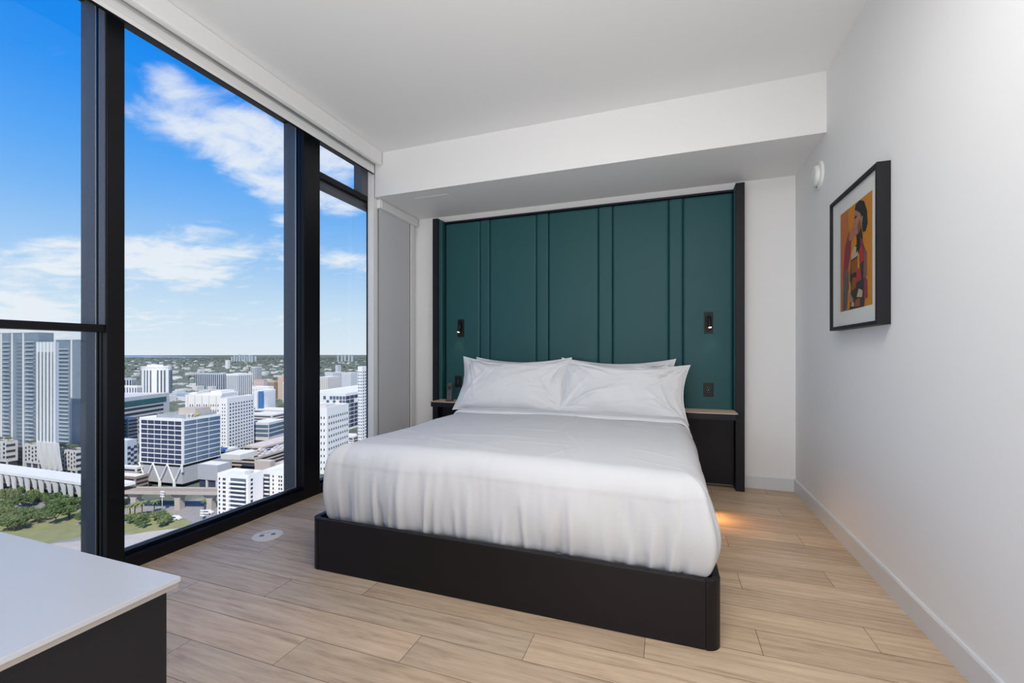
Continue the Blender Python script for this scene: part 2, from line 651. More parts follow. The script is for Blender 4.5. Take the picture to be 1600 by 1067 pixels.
# roller blinds ----------------------------------------------------
bl = empty('roller_blind', (-2.60, 0.45, 2.85), label='long white roller blind rolled up in its cassette above the tall windows', cat='roller blind')
cs = MB()
L0, L1 = YF - .45 + .01, 3.463 - .45
pr = [(-2.60, 3.05), (-2.533, 3.05), (-2.533, 2.945), (-2.540, 2.930), (-2.555, 2.924), (-2.572, 2.924), (-2.572, 3.03), (-2.60, 3.03)]
cs.prism([(x + 2.60, z - 2.85) for x, z in pr], 1, L0, L1)
cs.build('cassette', M['blindw'], bl)
MB().tube([(-.045, L0 + .02, .09), (-.045, L1 - .02, .09)], .032, 20).build('fabric_roll', M['blindw'], bl)
MB().box(-.019, -.0165, L0 + .02, 3.39 - .45 + .07, .03, .11).build('fabric', M['blindw'], bl)
MB().box(-.026, -.012, L0 + .02, 3.46 - .45, .005, .034, .003).build('hem_bar', M['blindw'], bl)
MB().box(-.030, -.014, L0 + .02, 3.46 - .45, -.001, .005).build('seal', M['alu'], bl)

b2 = empty('roller_blind', (-2.63, 3.87, 2.60), label='lowered grey roller blind with white cassette between window and headboard', cat='roller blind')
MB().box(-.028, .032, -.315, .335, -.045, .038, .004).build('cassette', M['blindw'], b2)
MB().box(-.022, .027, -.335, -.317, -.045, .040, .002).build('end_bracket', M['wplas'], b2)
MB().box(-.008, -.005, -.305, .225, -2.56, -.04).build('fabric', M['blindf'], b2)
MB().box(-.016, .004, -.305, .225, -2.585, -.2 - 2.355, .003).build('hem_bar', M['blindw'], b2)
MB().box(-.026, -.006, .226, .236, -2.58, -.045).build('side_strip', M['dark'], b2)  # dark strip standing in for the shaded gap beside the fabric
MB().box(-.026, .006, .236, .300, -2.58, -.045, .002).build('side_strip', M['blindw'], b2)
MB().tube([(.02, .31, -.045), (.02, .33, -.10), (.018, .345, -.16)], .002, 6).build('pull_cord', M['wplas'], b2)

# =================================================================== HEADBOARD
HB = empty('headboard', (-.855, 4.15, 0), label='tall teal upholstered headboard wall with charcoal side panels', cat='headboard')
hx, hy = .855, -4.15
ZH = 2.545


def pad(x0, x1, z0, z1, yf, dep, r, name, m_):
    """upholstered panel with puffed rounded edges"""
    bm_ = MB()
    bm_.box(x0 + hx, x1 + hx, yf + hy, yf + dep + hy, z0, z1, r, 5)
    return bm_.build(name, m_, HB, True)


gr = [-2.232, -1.828, -1.721, -1.221, -1.098, -.613, -.483, .011, .128, .528]
ZL = .64
for i in range(9):
    a, c = gr[i] + .0008, gr[i + 1] - .0008
    pad(a, c, ZL, ZH - .012 + (.0 if i % 2 else .0), 4.148,  .07, .026 if i % 2 == 0 else .020, 'upholstered_panel' if i % 2 == 0 else 'upholstered_strip', M['teal'])
MB().box(-2.281 + hx, .537 + hx, 4.175 + hy, 4.225 + hy, .03, ZH - .005).build('backing_board', M['navy'], HB)
MB().box(-2.236 + hx, .532 + hx, 4.148 + hy, 4.17 + hy, .03, ZL - .004, .002).build('lower_panel', M['navy'], HB)
MB().box(-2.28 + hx, .535 + hx, 4.135 + hy, 4.235 + hy, ZH - .010, ZH + .006, .001).build('top_trim', M['navy'], HB)
sp = MB().prism([(4.08 + hy, 0.0), (4.235 + hy, 0), (4.235 + hy, 2.58), (4.08 + hy, 2.58)], 0, -2.344 + hx, -2.282 + hx).build('side_panel', M['navy'], HB)
sp = MB().box(.538 + hx, .606 + hx, 4.08 + hy, 4.235 + hy, 0, 2.582, .002).build('side_panel', M['navy'], HB)
MB().box(-2.282 + hx, -2.238 + hx, 4.095 + hy, 4.165 + hy, ZL, 2.56, .008, 4).build('side_pad', M['teal'], HB, True)
MB().box(.530 + hx, .538 + hx, 4.095 + hy, 4.148 + hy, ZL, 2.56, .003, 3).build('side_pad', M['teal'], HB, True)


def bedside(x0, x1, lab):
    s = empty('bedside_shelf', ((x0 + x1) / 2, 4.14, .62), label=lab, cat='shelf', group=None)
    w = (x1 - x0) / 2
    y0 = -.262
    r = .03
    out = []
    for (cx, cy, a0) in ((-w + r, y0 + r, 180), (w - r, y0 + r, 270)):
        for q in range(6):
            an = math.radians(a0 + q * 18)
            out.append((cx + r * math.cos(an), cy + r * math.sin(an)))
    out += [(w, .008), (-w, .008)]
    MB().prism(out, 2, 0, .046).build('shelf_body', M['navy'], s)
    ins = [(x * .985, y + (.004 if y < 0 else -.004)) for x, y in out]
    MB().prism(ins, 2, .046, .052).build('shelf_top', M['shelf'], s)
    return s


bedside(.135, .536, 'floating oak-topped bedside shelf right of the bed, empty')
bedside(-2.262, -1.85, 'floating oak-topped bedside shelf left of the bed, holding a phone')


def read_lamp(x, lab, ang, sx):
    r = empty('reading_lamp', (x, 4.148, 1.42), label=lab, cat='reading lamp')
    p = MB().box(-.037, .037, -.004, .002, -.094, .094, .0015).build('wall_plate', M['black'], r)
    # recessed pill shaped rim
    rim = MB()
    pts = []
    for i in range(25):
        an = 2 * PI * i / 24
        pts.append((.022 * math.cos(an), -.006, .022 * math.sin(an) + (.045 if math.sin(an) > 0 else -.045)))
    rim.tube(pts, .0035, 8, False)
    rim.build('recess_rim', M['bplas'], p, True)
    h = MB()
    top = Vector((0, -.016, .052))
    d = Vector((math.sin(ang) * .3, -.26, -.93)).normalized()
    h.tube([top - d * .004, top, top + d * .02, top + d * .092, top + d * .097], [.006, .012, .0155, .0155, .0145], 18)
    hd = h.build('lamp_head', M['black'], r, True)
    ln = MB()
    ln.tube([top + d * .096, top + d * .100], [.0125, .0115], 18)
    ln.build('lens', M['lens'], r, True)
    MB().tube([(0, -.001, .052), (0, -.022, .052)], .006, 12).build('pivot', M['black'], r, True)
    ld = bpy.data.lights.new('reading_lamp_light', 'SPOT')
    ld.energy = 1.3
    ld.color = (1, .72, .42)
    ld.spot_size = 1.6
    ld.spot_blend = .6
    ld.shadow_soft_size = .012
    lo = bpy.data.objects.new('reading_lamp_light', ld)
    COL.objects.link(lo)
    lo.parent = r
    lo.location = top + d * .108
    lo.rotation_euler = (-d).to_track_quat('Z', 'Y').to_euler()


read_lamp(.335, 'small black swivel reading lamp lit on the headboard, right side above the outlet', .3, 1)
read_lamp(-2.045, 'small black swivel reading lamp lit on the headboard, left side above the phone', -.3, -1)


def outlet(x, z, lab):
    r = empty('power_outlet', (x, 4.148, z), label=lab, cat='power outlet')
    MB().box(-.040, .040, -.006, .002, -.060, .060, .004, 3).build('plate', M['bplas'], r)
    f = MB().box(-.024, .024, -.009, -.005, -.042, .042, .002).build('socket_face', M['black'], r)
    for s in (-1, 1):
        MB().box(-.011, -.007, -.0102, -.0088, s * .02 - .007, s * .02 + .007).build('slot', M['gplas'], f)
        MB().box(.006, .010, -.0102, -.0088, s * .02 - .007, s * .02 + .007).build('slot', M['gplas'], f)
    MB().box(-.004, .002, -.0102, -.0088, -.003, .001).build('indicator_light', M['wplas'], f)


outlet(.335, .84, 'black power outlet plate on the headboard just above the right bedside shelf')
outlet(-2.075, .86, 'black power outlet on the headboard partly hidden behind the left pillow')

# phone
ph = empty('telephone', (-2.09, 3.985, .672), rz=.25, label='grey cordless telephone standing in its cradle on the left bedside shelf', cat='telephone')
MB().box(-.032, .032, -.05, .05, 0, .022, .006, 3).build('cradle', M['gplas'], ph, True)
hs = MB()
pts = [(-.030, .015), (-.022, .06), (-.010, .11), (.008, .165), (.018, .185)]
fr1 = [(y - .002, z) for y, z in pts]
bk = [(.034, .180), (.026, .150), (.012, .11), (.004, .06), (.0, .015)]
hs.prism(fr1 + bk, 0, -.024, .024)
ho = hs.build('handset', M['gplas'], ph)
MB().box(-.016, .016, -.0185, -.0165, .118, .150).build('screen', M['bplas'], ho).location = (0, .004, 0)
MB().box(-.004, .004, -.006, -.002, .168, .174).build('message_light', M['red'], ho)

# =================================================================== BED
BX0, BX1, BY0, BY1, BZ = -1.810, .195, 1.850, 4.10, .270
BED = empty('platform_bed', ((BX0 + BX1) / 2, 3.0, 0), label='low black-stained wooden platform bed frame with rounded corners', cat='bed')
ox, oy = -(BX0 + BX1) / 2, -3.0


def rr_outline(x0, x1, y0, y1, r, n=8):
    o_ = []
    for (cx, cy, a0) in ((x0 + r, y0 + r, 180), (x1 - r, y0 + r, 270)):
        for q in range(n + 1):
            an = math.radians(a0 + 90 * q / n)
            o_.append((cx + r * math.cos(an), cy + r * math.sin(an)))
    return o_


def rail(x0, x1, y0, y1, name):
    MB().box(x0 + ox, x1 + ox, y0 + oy, y1 + oy, 0.0, BZ, .002, 2).build(name, M['frame'], BED)


R = .055
TH = .03
rail(BX0 + R, BX1 - R, BY0, BY0 + TH, 'footboard')
rail(BX0, BX0 + TH, BY0 + R, BY1, 'side_rail')
rail(BX1 - TH, BX1, BY0 + R, BY1, 'side_rail')


def corner(cx, cy, a0):
    mbb = MB()
    o_, i_ = [], []
    for q in range(9):
        an = math.radians(a0 + 90 * q / 8)
        o_.append((cx + R * math.cos(an) + ox, cy + R * math.sin(an) + oy))
        i_.append((cx + (R - TH) * math.cos(an) + ox, cy + (R - TH) * math.sin(an) + oy))
    # shadow line next to the rails: the post stops 1.5 mm short
    mbb.prism(o_ + list(reversed(i_)), 2, 0.0, BZ)
    mbb.build('corner_post', M['frame'], BED)


corner(BX0 + R - .0012, BY0 + R - .0012, 180)
corner(BX1 - R + .0012, BY0 + R - .0012, 270)
MB().box(BX0 + TH + ox, BX1 - TH + ox, BY0 + TH + oy, BY1 + oy, .12, .16).build('slat_deck', M['frame'], BED)
MB().box(BX1 - .005 + ox, BX1 + .012 + ox, 3.28 + oy, 3.42 + oy, .10, .125, .003).build('night_light', M['lens'], BED)
nl = area('night_light_glow', (BX1 + .03, 3.38, .12), (BX1 + .17, 3.28, 0), .22, .02, 1.0, (1, .50, .18), spread=2.2)
nl.parent = None

# mattress (mostly hidden) -----------------------------------------
MX0, MX1, MY0 = -1.755, .140, 1.935
mt = MB().box(MX0, MX1, MY0, 4.06, .16, .600, .05, 4).build('mattress', M['linen'], None, True)
tag(mt, 'white mattress under the duvet with its edge showing by the pillows', 'mattress')

# duvet --------------------------------------------------------------
wr = random.Random(5)
DX0, DX1, DY0, DY1 = -1.760, .158, 1.905, 3.50   # outline of the hanging sides
CI = .112                                         # curve radius of the shoulders
core = (DX0 + CI, DX1 - CI, DY0 + CI, DY1)
ZTOP = .652
ZHEM = .225
arcL = CI * PI / 2
dropL = (ZTOP - CI) - ZHEM
S = arcL + dropL


def profile(s, bulge):
    if s < arcL:
        a = s / CI
        return CI * math.sin(a) * 1.0, ZTOP - CI * (1 - math.cos(a))
    d = s - arcL
    z = ZTOP - CI - d
    u = d / dropL
    return CI + bulge * math.sin(PI * min(1, u * .95 + .02)) - .012 * u, z


pleats = []
u = 0.0
per = 0
# perimeter coordinate: 0 at head end of left side -> front-left corner -> front -> right side
LS = DY1 - core[2]
LF = core[1] - core[0]
for side, lo, hi, cnt in (('front', LS, LS + LF + .1, 60), ('side', LS + LF + .1, LS * 2 + LF + .2, 22), ('left', 0, LS, 18)):
    for i in range(cnt):
        uu = wr.uniform(lo, hi)
        big = wr.random() < .28
        pleats.append((uu, wr.uniform(.005, .011) if not big else wr.uniform(.010, .020), wr.uniform(.002, .006) if not big else wr.uniform(.007, .014), wr.uniform(-.25, .25), wr.uniform(.05, .14) if not big else wr.uniform(.16, .34), wr.choice((-1, 1, 1))))
# the deeper folds seen on the front face
for px_, dd, ww, ll, sl in ((-1.545, .013, .012, .26, -.12), (-1.13, .016, .013, .30, .10), (-1.105, -.012, .012, .22, .3), (-.90, .008, .016, .30, .05), (-.62, .010, .010, .30, -.25), (-.40, .011, .012, .32, -.12), (-.06, .010, .011, .25, .1), (-1.33, .007, .012, .25, .1), (-.25, .008, .02, .3, -.3), (.02, .012, .014, .2, .35), (-1.65, .009, .012, .24, -.1)):
    pleats.append((LS + (px_ - core[0]), ww, abs(dd), sl, ll, 1 if dd > 0 else -1))

NS = 46     # rows down the sides
na, nb = 190, 150


def grid_axis(lo, hi, n, ext_lo, ext_hi):
    r = []
    if ext_lo:
        r += [('lo', S * (1 - i / NS)) for i in range(NS)]
    r += [('in', lo + (hi - lo) * i / n) for i in range(n + 1)]
    if ext_hi:
        r += [('hi', S * ((i + 1) / NS)) for i in range(NS)]
    return r


AX = grid_axis(core[0], core[1], na, True, True)
AY = grid_axis(core[2], core[3], nb, True, False)
topc = []
for i in range(26):
    an = wr.uniform(-.5, .5) if i % 2 else wr.uniform(1.1, 2.0)
    topc.append((wr.uniform(DX0 + .1, DX1 - .1), wr.uniform(2.0, 3.3), math.cos(an), math.sin(an), wr.uniform(.12, .40), wr.uniform(.006, .016), wr.uniform(.0015, .004)))
V, F = [], []
for (ty, vy) in AY:
    for (tx, vx) in AX:
        ddx = vx if tx != 'in' else 0
        ddy = vy if ty != 'in' else 0
        bx = core[0] if tx == 'lo' else core[1] if tx == 'hi' else vx
        by = core[2] if ty == 'lo' else vy
        sxn = -1 if tx == 'lo' else 1
        s = max(ddx, ddy)
        nx_, ny_ = 0.0, 0.0
        if s > 0:
            if ddx > 0 and ddy > 0:
                th = math.atan2(ddy, ddx)
                th = PI / 4 + (th - PI / 4) * 1.0
                nx_, ny_ = sxn * math.cos(th), -math.sin(th)
            elif ddx > 0:
                nx_ = sxn
            else:
                ny_ = -1
        # perimeter coordinate
        if tx == 'lo' and ty == 'in':
            uu = DY1 - by
        elif ty == 'lo' and tx == 'in':
            uu = LS + (bx - core[0])
        elif tx == 'lo':
            uu = LS - .0 - .1 * (abs(nx_))
        elif tx == 'hi' and ty == 'lo':
            uu = LS + LF + .1 + .1 * abs(nx_)
        elif tx == 'hi':
            uu = LS + LF + .2 + (by - core[2])
        else:
            uu = -9
        bul = .018 + (.030 if tx == 'hi' else 0.0) * abs(nx_)
        off, z = profile(s, bul)
        if nx_ and ny_:
            off *= (abs(nx_) ** 3.6 + abs(ny_) ** 3.6) ** (-1 / 3.6)
        x, y = bx + nx_ * off, by + ny_ * off
        # pointed mattress corner
        cornr = abs(nx_ * ny_) * 2
        if cornr > 0:
            x += nx_ * .012 * cornr * min(1, s / arcL)
            y += ny_ * .012 * cornr * min(1, s / arcL)
        # softness of the top
        p = Vector((x, y, z))
        tn = noise.noise(Vector((x * 1.7, y * 1.7, 3))) * .012 + noise.noise(Vector((x * 5, y * 3.5, 7))) * .0035
        edge = min(1, s / arcL)
        ridg = 0.0
        for (lx, ly, la, lb, ll2, lw, lh) in topc:
            q1, q2 = (x - lx) * la + (y - ly) * lb, -(x - lx) * lb + (y - ly) * la
            if abs(q1) < ll2 and abs(q2) < lw * 3:
                ridg += lh * math.exp(-(q2 / lw) ** 2) * (1 - (q1 / ll2) ** 2)
        z += (tn + ridg) * (1 - edge)
        # crown of the top
        cxm = (x - (core[0] + core[1]) / 2) / ((core[1] - core[0]) / 2)
        z += .010 * (1 - min(1, cxm * cxm)) * (1 - edge)
        # slumping front shoulder
        disp = 0.0
        if s > 0:
            h = (S - s)               # height above the hem
            nzz = noise.noise(Vector((uu * 3.0, h * 2.5, 11))) * .020 + noise.noise(Vector((uu * 9, h * 3.5, 4))) * .010
            fine = noise.noise(Vector((uu * 30, h * 5, 8))) * .003
            disp = (nzz + fine) * min(1, s / arcL * 1.2)
            for (pu, pw, pa, ps, pl, sg) in pleats:
                c = uu - pu - ps * (h - .1) * .35
                if abs(c) < pw * 3.2 and h < pl:
                    disp += sg * pa * 1.7 * math.exp(-(c / pw) ** 2) * (1 - (h / pl)) ** .8
            if nx_ and ny_:
                ta = math.degrees(math.atan2(abs(ny_), abs(nx_)))
                disp += .016 * math.exp(-((ta - 52) / 9) ** 2) * min(1, s / arcL) - .014 * math.exp(-((ta - 34) / 7) ** 2) * min(1, h / .2)
                z += .014 * cornr * math.sin(PI * min(1, s / arcL / 1.4))
            # tucked in hem
            if h < .05:
                disp -= .018 * (1 - h / .05)
            # pressed fold line
            fl = .335 + .012 * noise.noise(Vector((uu * 1.5, 0, 0)))
            disp += .0018 * math.exp(-((h - fl) / .006) ** 2)
        x += nx_ * disp
        y += ny_ * disp
        # head end rolls over
        if ty == 'in' and vy > core[3] - .03 and s == 0:
            z -= .022 * ((vy - (core[3] - .03)) / .03) ** 2
        V.append((x, y, z))
nX, nY = len(AX), len(AY)
for j in range(nY - 1):
    for i in range(nX - 1):
        a = j * nX + i
        F.append((a, a + 1, a + nX + 1, a + nX))
dv = pydata('duvet', V, F, M['linen'])
tag(dv, 'large white duvet covering the bed and tucked into the frame', 'duvet')
so = dv.modifiers.new('thick', 'SOLIDIFY')
so.thickness = .012
so.offset = -1

# turned-down sheet band by the pillows
V, F = [], []
n1, n2 = 160, 26
for j in range(n2 + 1):
    v = j / n2
    yy = 3.36 + .30 * v
    for i in range(n1 + 1):
        q = i / n1 * 2 - 1
        ex = abs(q)
        hw = (DX1 - DX0) / 2 - .012
        cx_ = (DX0 + DX1) / 2
        s = max(0, ex - .86) / .14
        x = cx_ + math.copysign(hw * (.86 if ex > .86 else ex) / .86 * .93, q)
        z = ZTOP + .014 + .010 * (1 - min(1, q * q))
        if s > 0:
            ang = s * PI / 2
            x = cx_ + math.copysign(hw * .93 + .085 * math.sin(ang), q)
            z = ZTOP + .014 - .14 * (1 - math.cos(ang)) - .10 * max(0, s - .6)
        z += .006 * math.sin(PI * min(1, v * 3)) + noise.noise(Vector((x * 4, yy * 9, 1))) * .004
        y2 = yy + .02 * noise.noise(Vector((x * 1.8, 3, 0)))
        if v < .12:
            z -= .016 * (1 - v / .12) ** 2
        V.append((x, y2, z))
for j in range(n2):
    for i in range(n1):
        a = j * (n1 + 1) + i
        F.append((a, a + 1, a + n1 + 2, a + n1 + 1))
sh = pydata('bed_sheet', V, F, M['pillow'])
tag(sh, 'white top sheet folded over the head end of the duvet below the pillows', 'bed sheet')
so = sh.modifiers.new('thick', 'SOLIDIFY')
so.thickness = .006
so.offset = -1


# pillows ---------------------------------------------------------------
def pillow(name, lab, w, h, th, loc, tilt, rz, seed, roll=0.0, ears=(1, 1, 1, 1), dent=0.0, sag=.04):
    r = random.Random(seed)
    n = 110
    cre = []
    for cx_, cy_ in ((-1, 1), (1, 1), (-1, -1), (1, -1)):
        for i in range(7):
            an = math.atan2(-cy_ * .5, -cx_) + r.uniform(-.75, .75)
            if cy_ < 0 and i > 2:
                continue
            cre.append((cx_ * r.uniform(.8, .98), cy_ * r.uniform(.7, .98), math.cos(an), math.sin(an), r.uniform(.35, 1.0), r.uniform(.014, .035), r.uniform(.009, .022) * r.choice((1, 1, -1))))
    for i in range(12):
        an = r.uniform(-PI, PI)
        cre.append((r.uniform(-.7, .7), r.uniform(-.7, .7), math.cos(an), math.sin(an), r.uniform(.2, .6), r.uniform(.012, .03), r.uniform(.003, .008) * r.choice((1, -1))))
    V, F = [], []

    def surf(u, v, sgn):
        # u,v in [-1,1]; ears tl,tr,bl,br
        cu = abs(u) ** 2.2 * abs(v) ** 2.2
        eidx = (0 if u < 0 else 1) + (0 if v > 0 else 2)
        ear = ears[eidx]
        x = w / 2 * u * (1 - .060 * (1 - v * v) * abs(u) ** 3 + .035 * cu * ear)
        y = h / 2 * v * (1 - .055 * (1 - u * u) * abs(v) ** 3 + .085 * cu * ear)
        if v > 0:
            y -= sag * (1 - u * u) * v ** 2
        ru, rv = min(1, abs(u) / .985), min(1, abs(v) / .972)
        body = max(0.0, (1 - ru ** 2.6)) ** .55 * max(0.0, (1 - rv ** 2.4)) ** .55
        t = th / 2 * body
        so_ = seed * 3.1
        wri = 0
        if body > 0:
            # radiating wrinkles from the corners
            for cx_, cy_ in ((-1, 1), (1, 1), (-1, -1), (1, -1)):
                dx_, dy_ = u - cx_, (v - cy_) * .7
                d = math.hypot(dx_, dy_)
                a = math.atan2(dy_, dx_)
                wri += math.exp(-d * 1.6) * (1 if cy_ > 0 else .45) * (noise.noise(Vector((a * 5.0 + cx_ * 3, d * 1.1, so_ + cy_))) * .050)
            wri += noise.noise(Vector((u * 2.2, v * 1.6, so_))) * .020
            for (lx, ly, la, lb, ll2, lw, lh) in cre:
                q1, q2 = (u - lx) * la + (v - ly) * .52 * lb, -(u - lx) * lb + (v - ly) * .52 * la
                if 0 < q1 < ll2 and abs(q2) < lw * 3:
                    wri += lh * math.exp(-((q2 - .03 * math.sin(q1 * 5)) / lw) ** 2) * math.sin(PI * (q1 / ll2) ** .6)
            wri += noise.noise(Vector((u * 9, v * 6, so_))) * .004
        t += wri * min(1, body * 1.6) * (1 if sgn > 0 else .5)
        if dent and sgn > 0:
            t -= dent * math.exp(-((u - .72) / .22) ** 2 - ((v + .15) / .6) ** 2)
        wave = .010 * noise.noise(Vector((u * 3.5, v * 3.5, so_ + 9)))
        return x, y, sgn * (t + .003) + wave * (1 - body)

    idx = {}
    for sgn in (1, -1):
        for j in range(n + 1):
            for i in range(n + 1):
                u = math.sin((i / n - .5) * PI)
                v = math.sin((j / n - .5) * PI)
                if sgn == -1 and (i in (0, n) or j in (0, n)):
                    idx[(sgn, i, j)] = idx[(1, i, j)]
                    continue
                idx[(sgn, i, j)] = len(V)
                V.append(surf(u, v, sgn))
    for sgn in (1, -1):
        for j in range(n):
            for i in range(n):
                q = (idx[(sgn, i, j)], idx[(sgn, i + 1, j)], idx[(sgn, i + 1, j + 1)], idx[(sgn, i, j + 1)])
                F.append(q if sgn > 0 else q[::-1])
    mtx = Matrix.Translation(Vector(loc)) @ Matrix.Rotation(rz, 4, 'Z') @ Matrix.Rotation(tilt, 4, 'X') @ Matrix.Rotation(roll, 4, 'Z')
    # local: pillow lies in XY with +Z facing out; tilt brings +Y up
    V = [mtx @ Vector(v) for v in V]
    c = Vector(loc)
    o_ = pydata(name, [v - c for v in V], F, M['pillow'])
    o_.location = c
    tag(o_, lab, 'pillow', None)
    return o_


pillow('pillow', 'white pillow leaning behind the front left pillow, only its top edge showing', .93, .46, .15, (-1.32, 3.955, .875), math.radians(79), 0, 3, sag=.02)
pillow('pillow', 'white pillow leaning behind the front right pillow, only its upper right corner showing', .93, .46, .15, (-.41, 3.965, .865), math.radians(79), 0, 4, sag=.02)
pillow('pillow', 'plump white front left pillow with a pointed corner, by the phone side', 1.03, .50, .23, (-1.335, 3.735, .875), math.radians(62), .0, 11, roll=.0, ears=(1.5, 1, 1, 1), dent=.05, sag=.022)
pillow('pillow', 'plump white front right pillow, by the empty bedside shelf', 1.03, .48, .23, (-.365, 3.725, .852), math.radians(62), .0, 12, roll=-.045, ears=(1.8, .9, 1, 1), sag=.022)

# =================================================================== WALL PICTURE
PX = .952
pic = empty('framed_picture', (XR, 2.905, 1.69), label='black box-framed art print of a woman in a patchwork jacket on orange', cat='picture')
fy0, fy1, fz0, fz1 = 2.578 - 2.905, 3.232 - 2.905, 1.293 - 1.69, 2.078 - 1.69
dpt = PX - XR
fb = .020
f = MB()
f.box(dpt, -.001, fy0, fy0 + fb, fz0, fz1, .001)
f.box(dpt, -.001, fy1 - fb, fy1, fz0, fz1, .001)
f.box(dpt, -.001, fy0 + fb, fy1 - fb, fz0, fz0 + fb, .001)
f.box(dpt, -.001, fy0 + fb, fy1 - fb, fz1 - fb, fz1, .001)
f.build('frame', M['pframe'], pic)
MB().box(dpt + .014, dpt + .017, fy0 + fb, fy1 - fb, fz0 + fb, fz1 - fb).build('mount', M['mount'], pic)
MB().box(dpt + .004, dpt + .006, fy0 + fb, fy1 - fb, fz0 + fb, fz1 - fb).build('glass', M['pglass'], pic)
# the print: u to the viewer's right (-Y), v up; outline measured on a unit 1 x 1.33 sheet
pc = {}
for n_, c_ in (('orange', (206, 132, 28)), ('peach', (190, 112, 60)), ('skin', (172, 120, 92)), ('skind', (128, 82, 64)), ('hair', (34, 24, 24)), ('red', (178, 44, 46)), ('crim', (140, 50, 62)), ('cream', (196, 172, 140)), ('rust', (150, 84, 42)), ('char', (54, 48, 50)), ('mauve', (130, 84, 84)), ('grey', (96, 92, 92))):
    pc[n_] = mat('print ' + n_, rgb(*c_), .7, noise_amt=.10, nscale=60)
names = list(pc)
pr_ = MB()
Y0, Y1, Z0, Z1 = 3.092 - 2.905, 2.665 - 2.905, 1.398 - 1.69, 1.972 - 1.69
lay = [0]


def poly(col, pts, lvl):
    pr_.mi = names.index(col)
    q = []
    x = dpt + .0138 - lvl * .0003
    for (u_, v_) in pts:
        q.append((x, Y0 + (Y1 - Y0) * u_ / 100, Z0 + (Z1 - Z0) * v_ / 134))
    pr_.quad(*q)


poly('orange', [(0, 0), (100, 0), (100, 134), (0, 134)], 0)
poly('peach', [(0, 0), (30, 0), (28, 134), (0, 134)], 1)
# arm raised to the chin
poly('crim', [(10, 50), (24, 48), (36, 74), (40, 98), (30, 104), (16, 84)], 2)
poly('mauve', [(12, 26), (30, 24), (30, 50), (24, 56), (9, 54)], 2.5)
poly('grey', [(9, 1), (22, 1), (32, 24), (28, 44), (14, 46), (10, 26)], 3)
poly('skin', [(30, 92), (42, 88), (46, 98), (38, 106), (32, 102)], 4)
# torso patchwork
poly('char', [(30, 0), (78, 0), (82, 30), (84, 64), (74, 78), (60, 82), (44, 78), (36, 66), (33, 40)], 3)
poly('orange', [(24, 0), (33, 2), (38, 30), (34, 38), (28, 24)], 4)
poly('cream', [(38, 64), (60, 66), (60, 76), (48, 80), (40, 74)], 5)
poly('rust', [(38, 46), (58, 46), (58, 64), (38, 62)], 5)
poly('orange', [(58, 40), (65, 40), (66, 68), (59, 67)], 6)
poly('red', [(65, 54), (77, 56), (77, 72), (68, 78), (64, 70)], 6)
poly('red', [(54, 32), (70, 34), (68, 50), (56, 48)], 7)
poly('mauve', [(76, 34), (86, 36), (85, 66), (78, 70)], 6)
poly('crim', [(78, 8), (88, 10), (87, 32), (78, 34)], 6)
poly('rust', [(40, 24), (54, 26), (54, 40), (42, 40)], 6)
poly('cream', [(56, 14), (72, 12), (74, 20), (62, 24)], 6)
poly('skin', [(28, 18), (36, 10), (46, 8), (44, 14), (34, 22)], 6)
poly('rust', [(50, 2), (66, 2), (66, 12), (52, 11)], 6)
poly('cream', [(38, 4), (48, 3), (48, 8), (40, 9)], 7)
poly('crim', [(68, 78), (78, 73), (72, 84), (66, 86)], 6)
# neck, head, hair
poly('hair', [(54, 70), (68, 74), (74, 84), (70, 100), (54, 96), (56, 84)], 5.5)
poly('skin', [(46, 92), (52, 92), (62, 94), (72, 102), (74, 116), (64, 128), (52, 126), (48, 120), (47, 112), (42, 106), (46, 104), (44, 100)], 6)
poly('skind', [(60, 92), (70, 98), (66, 110), (58, 104)], 7)
poly('hair', [(50, 126), (54, 132), (66, 133), (78, 128), (86, 114), (88, 98), (82, 90), (74, 92), (72, 104), (68, 116), (58, 122)], 8)
poly('char', [(49, 114), (57, 115), (55, 118), (50, 117)], 8)
poly('red', [(43.5, 101), (49, 101.5), (47, 103.5), (44, 103)], 8)
poly('skin', [(70, 104), (74, 104), (75, 111), (71, 112)], 9)
pr_.build('art_print', [pc[n_] for n_ in names], pic)

# smoke detector -------------------------------------------------------
sd_ = empty('smoke_detector', (XR, 3.62, 2.405), label='round white smoke detector on the right wall near the soffit', cat='smoke detector')


def disc(rs, zs, n=40):
    V, F = [], []
    for r_, z_ in zip(rs, zs):
        for k in range(n):
            a = 2 * PI * k / n
            V.append((-z_, r_ * math.cos(a), r_ * math.sin(a)))
    for i in range(len(rs) - 1):
        for k in range(n):
            F.append((i * n + k, i * n + (k + 1) % n, (i + 1) * n + (k + 1) % n, (i + 1) * n + k))
    F.append(tuple(range((len(rs) - 1) * n, len(rs) * n)))
    return V, F


V, F = disc([.095, .097, .094, .080, .070], [0, .008, .015, .018, .018])
pydata('base_plate', V, F, M['wplas'], sd_)
V, F = disc([.070, .069, .062, .050, .030, .012], [.017, .034, .040, .043, .044, .044])
pydata('sensor_cap', V, F, M['wplas'], sd_)
MB().box(-.022, -.018, -.006, .006, -.084, -.078).build('indicator_light', M['dark'], sd_)

# floor outlet ------------------------------------------------------------
fo = empty('floor_outlet', (-2.385, 2.088, 0), rz=0.75, label='round cream floor outlet plate with two dark flaps near the window', cat='floor outlet')
V, F = disc([.088, .088, .085, .060], [0, .003, .005, .0052], 48)
V = [(y, z, -x) for x, y, z in V]
pl = pydata('plate', V, F, M['outlet'], fo, False)
for s in (-1, 1):
    MB().box(s * .032 - .0125, s * .032 + .0125, -.0125, .0125, .0052, .0066, .0005).build('flap', M['brown'], pl)
for i, y_ in enumerate((.040, .046)):
    pass
MB().box(-.045, .012, .036, .039, .0052, .0058).build('engraved_line', M['brown'], pl)

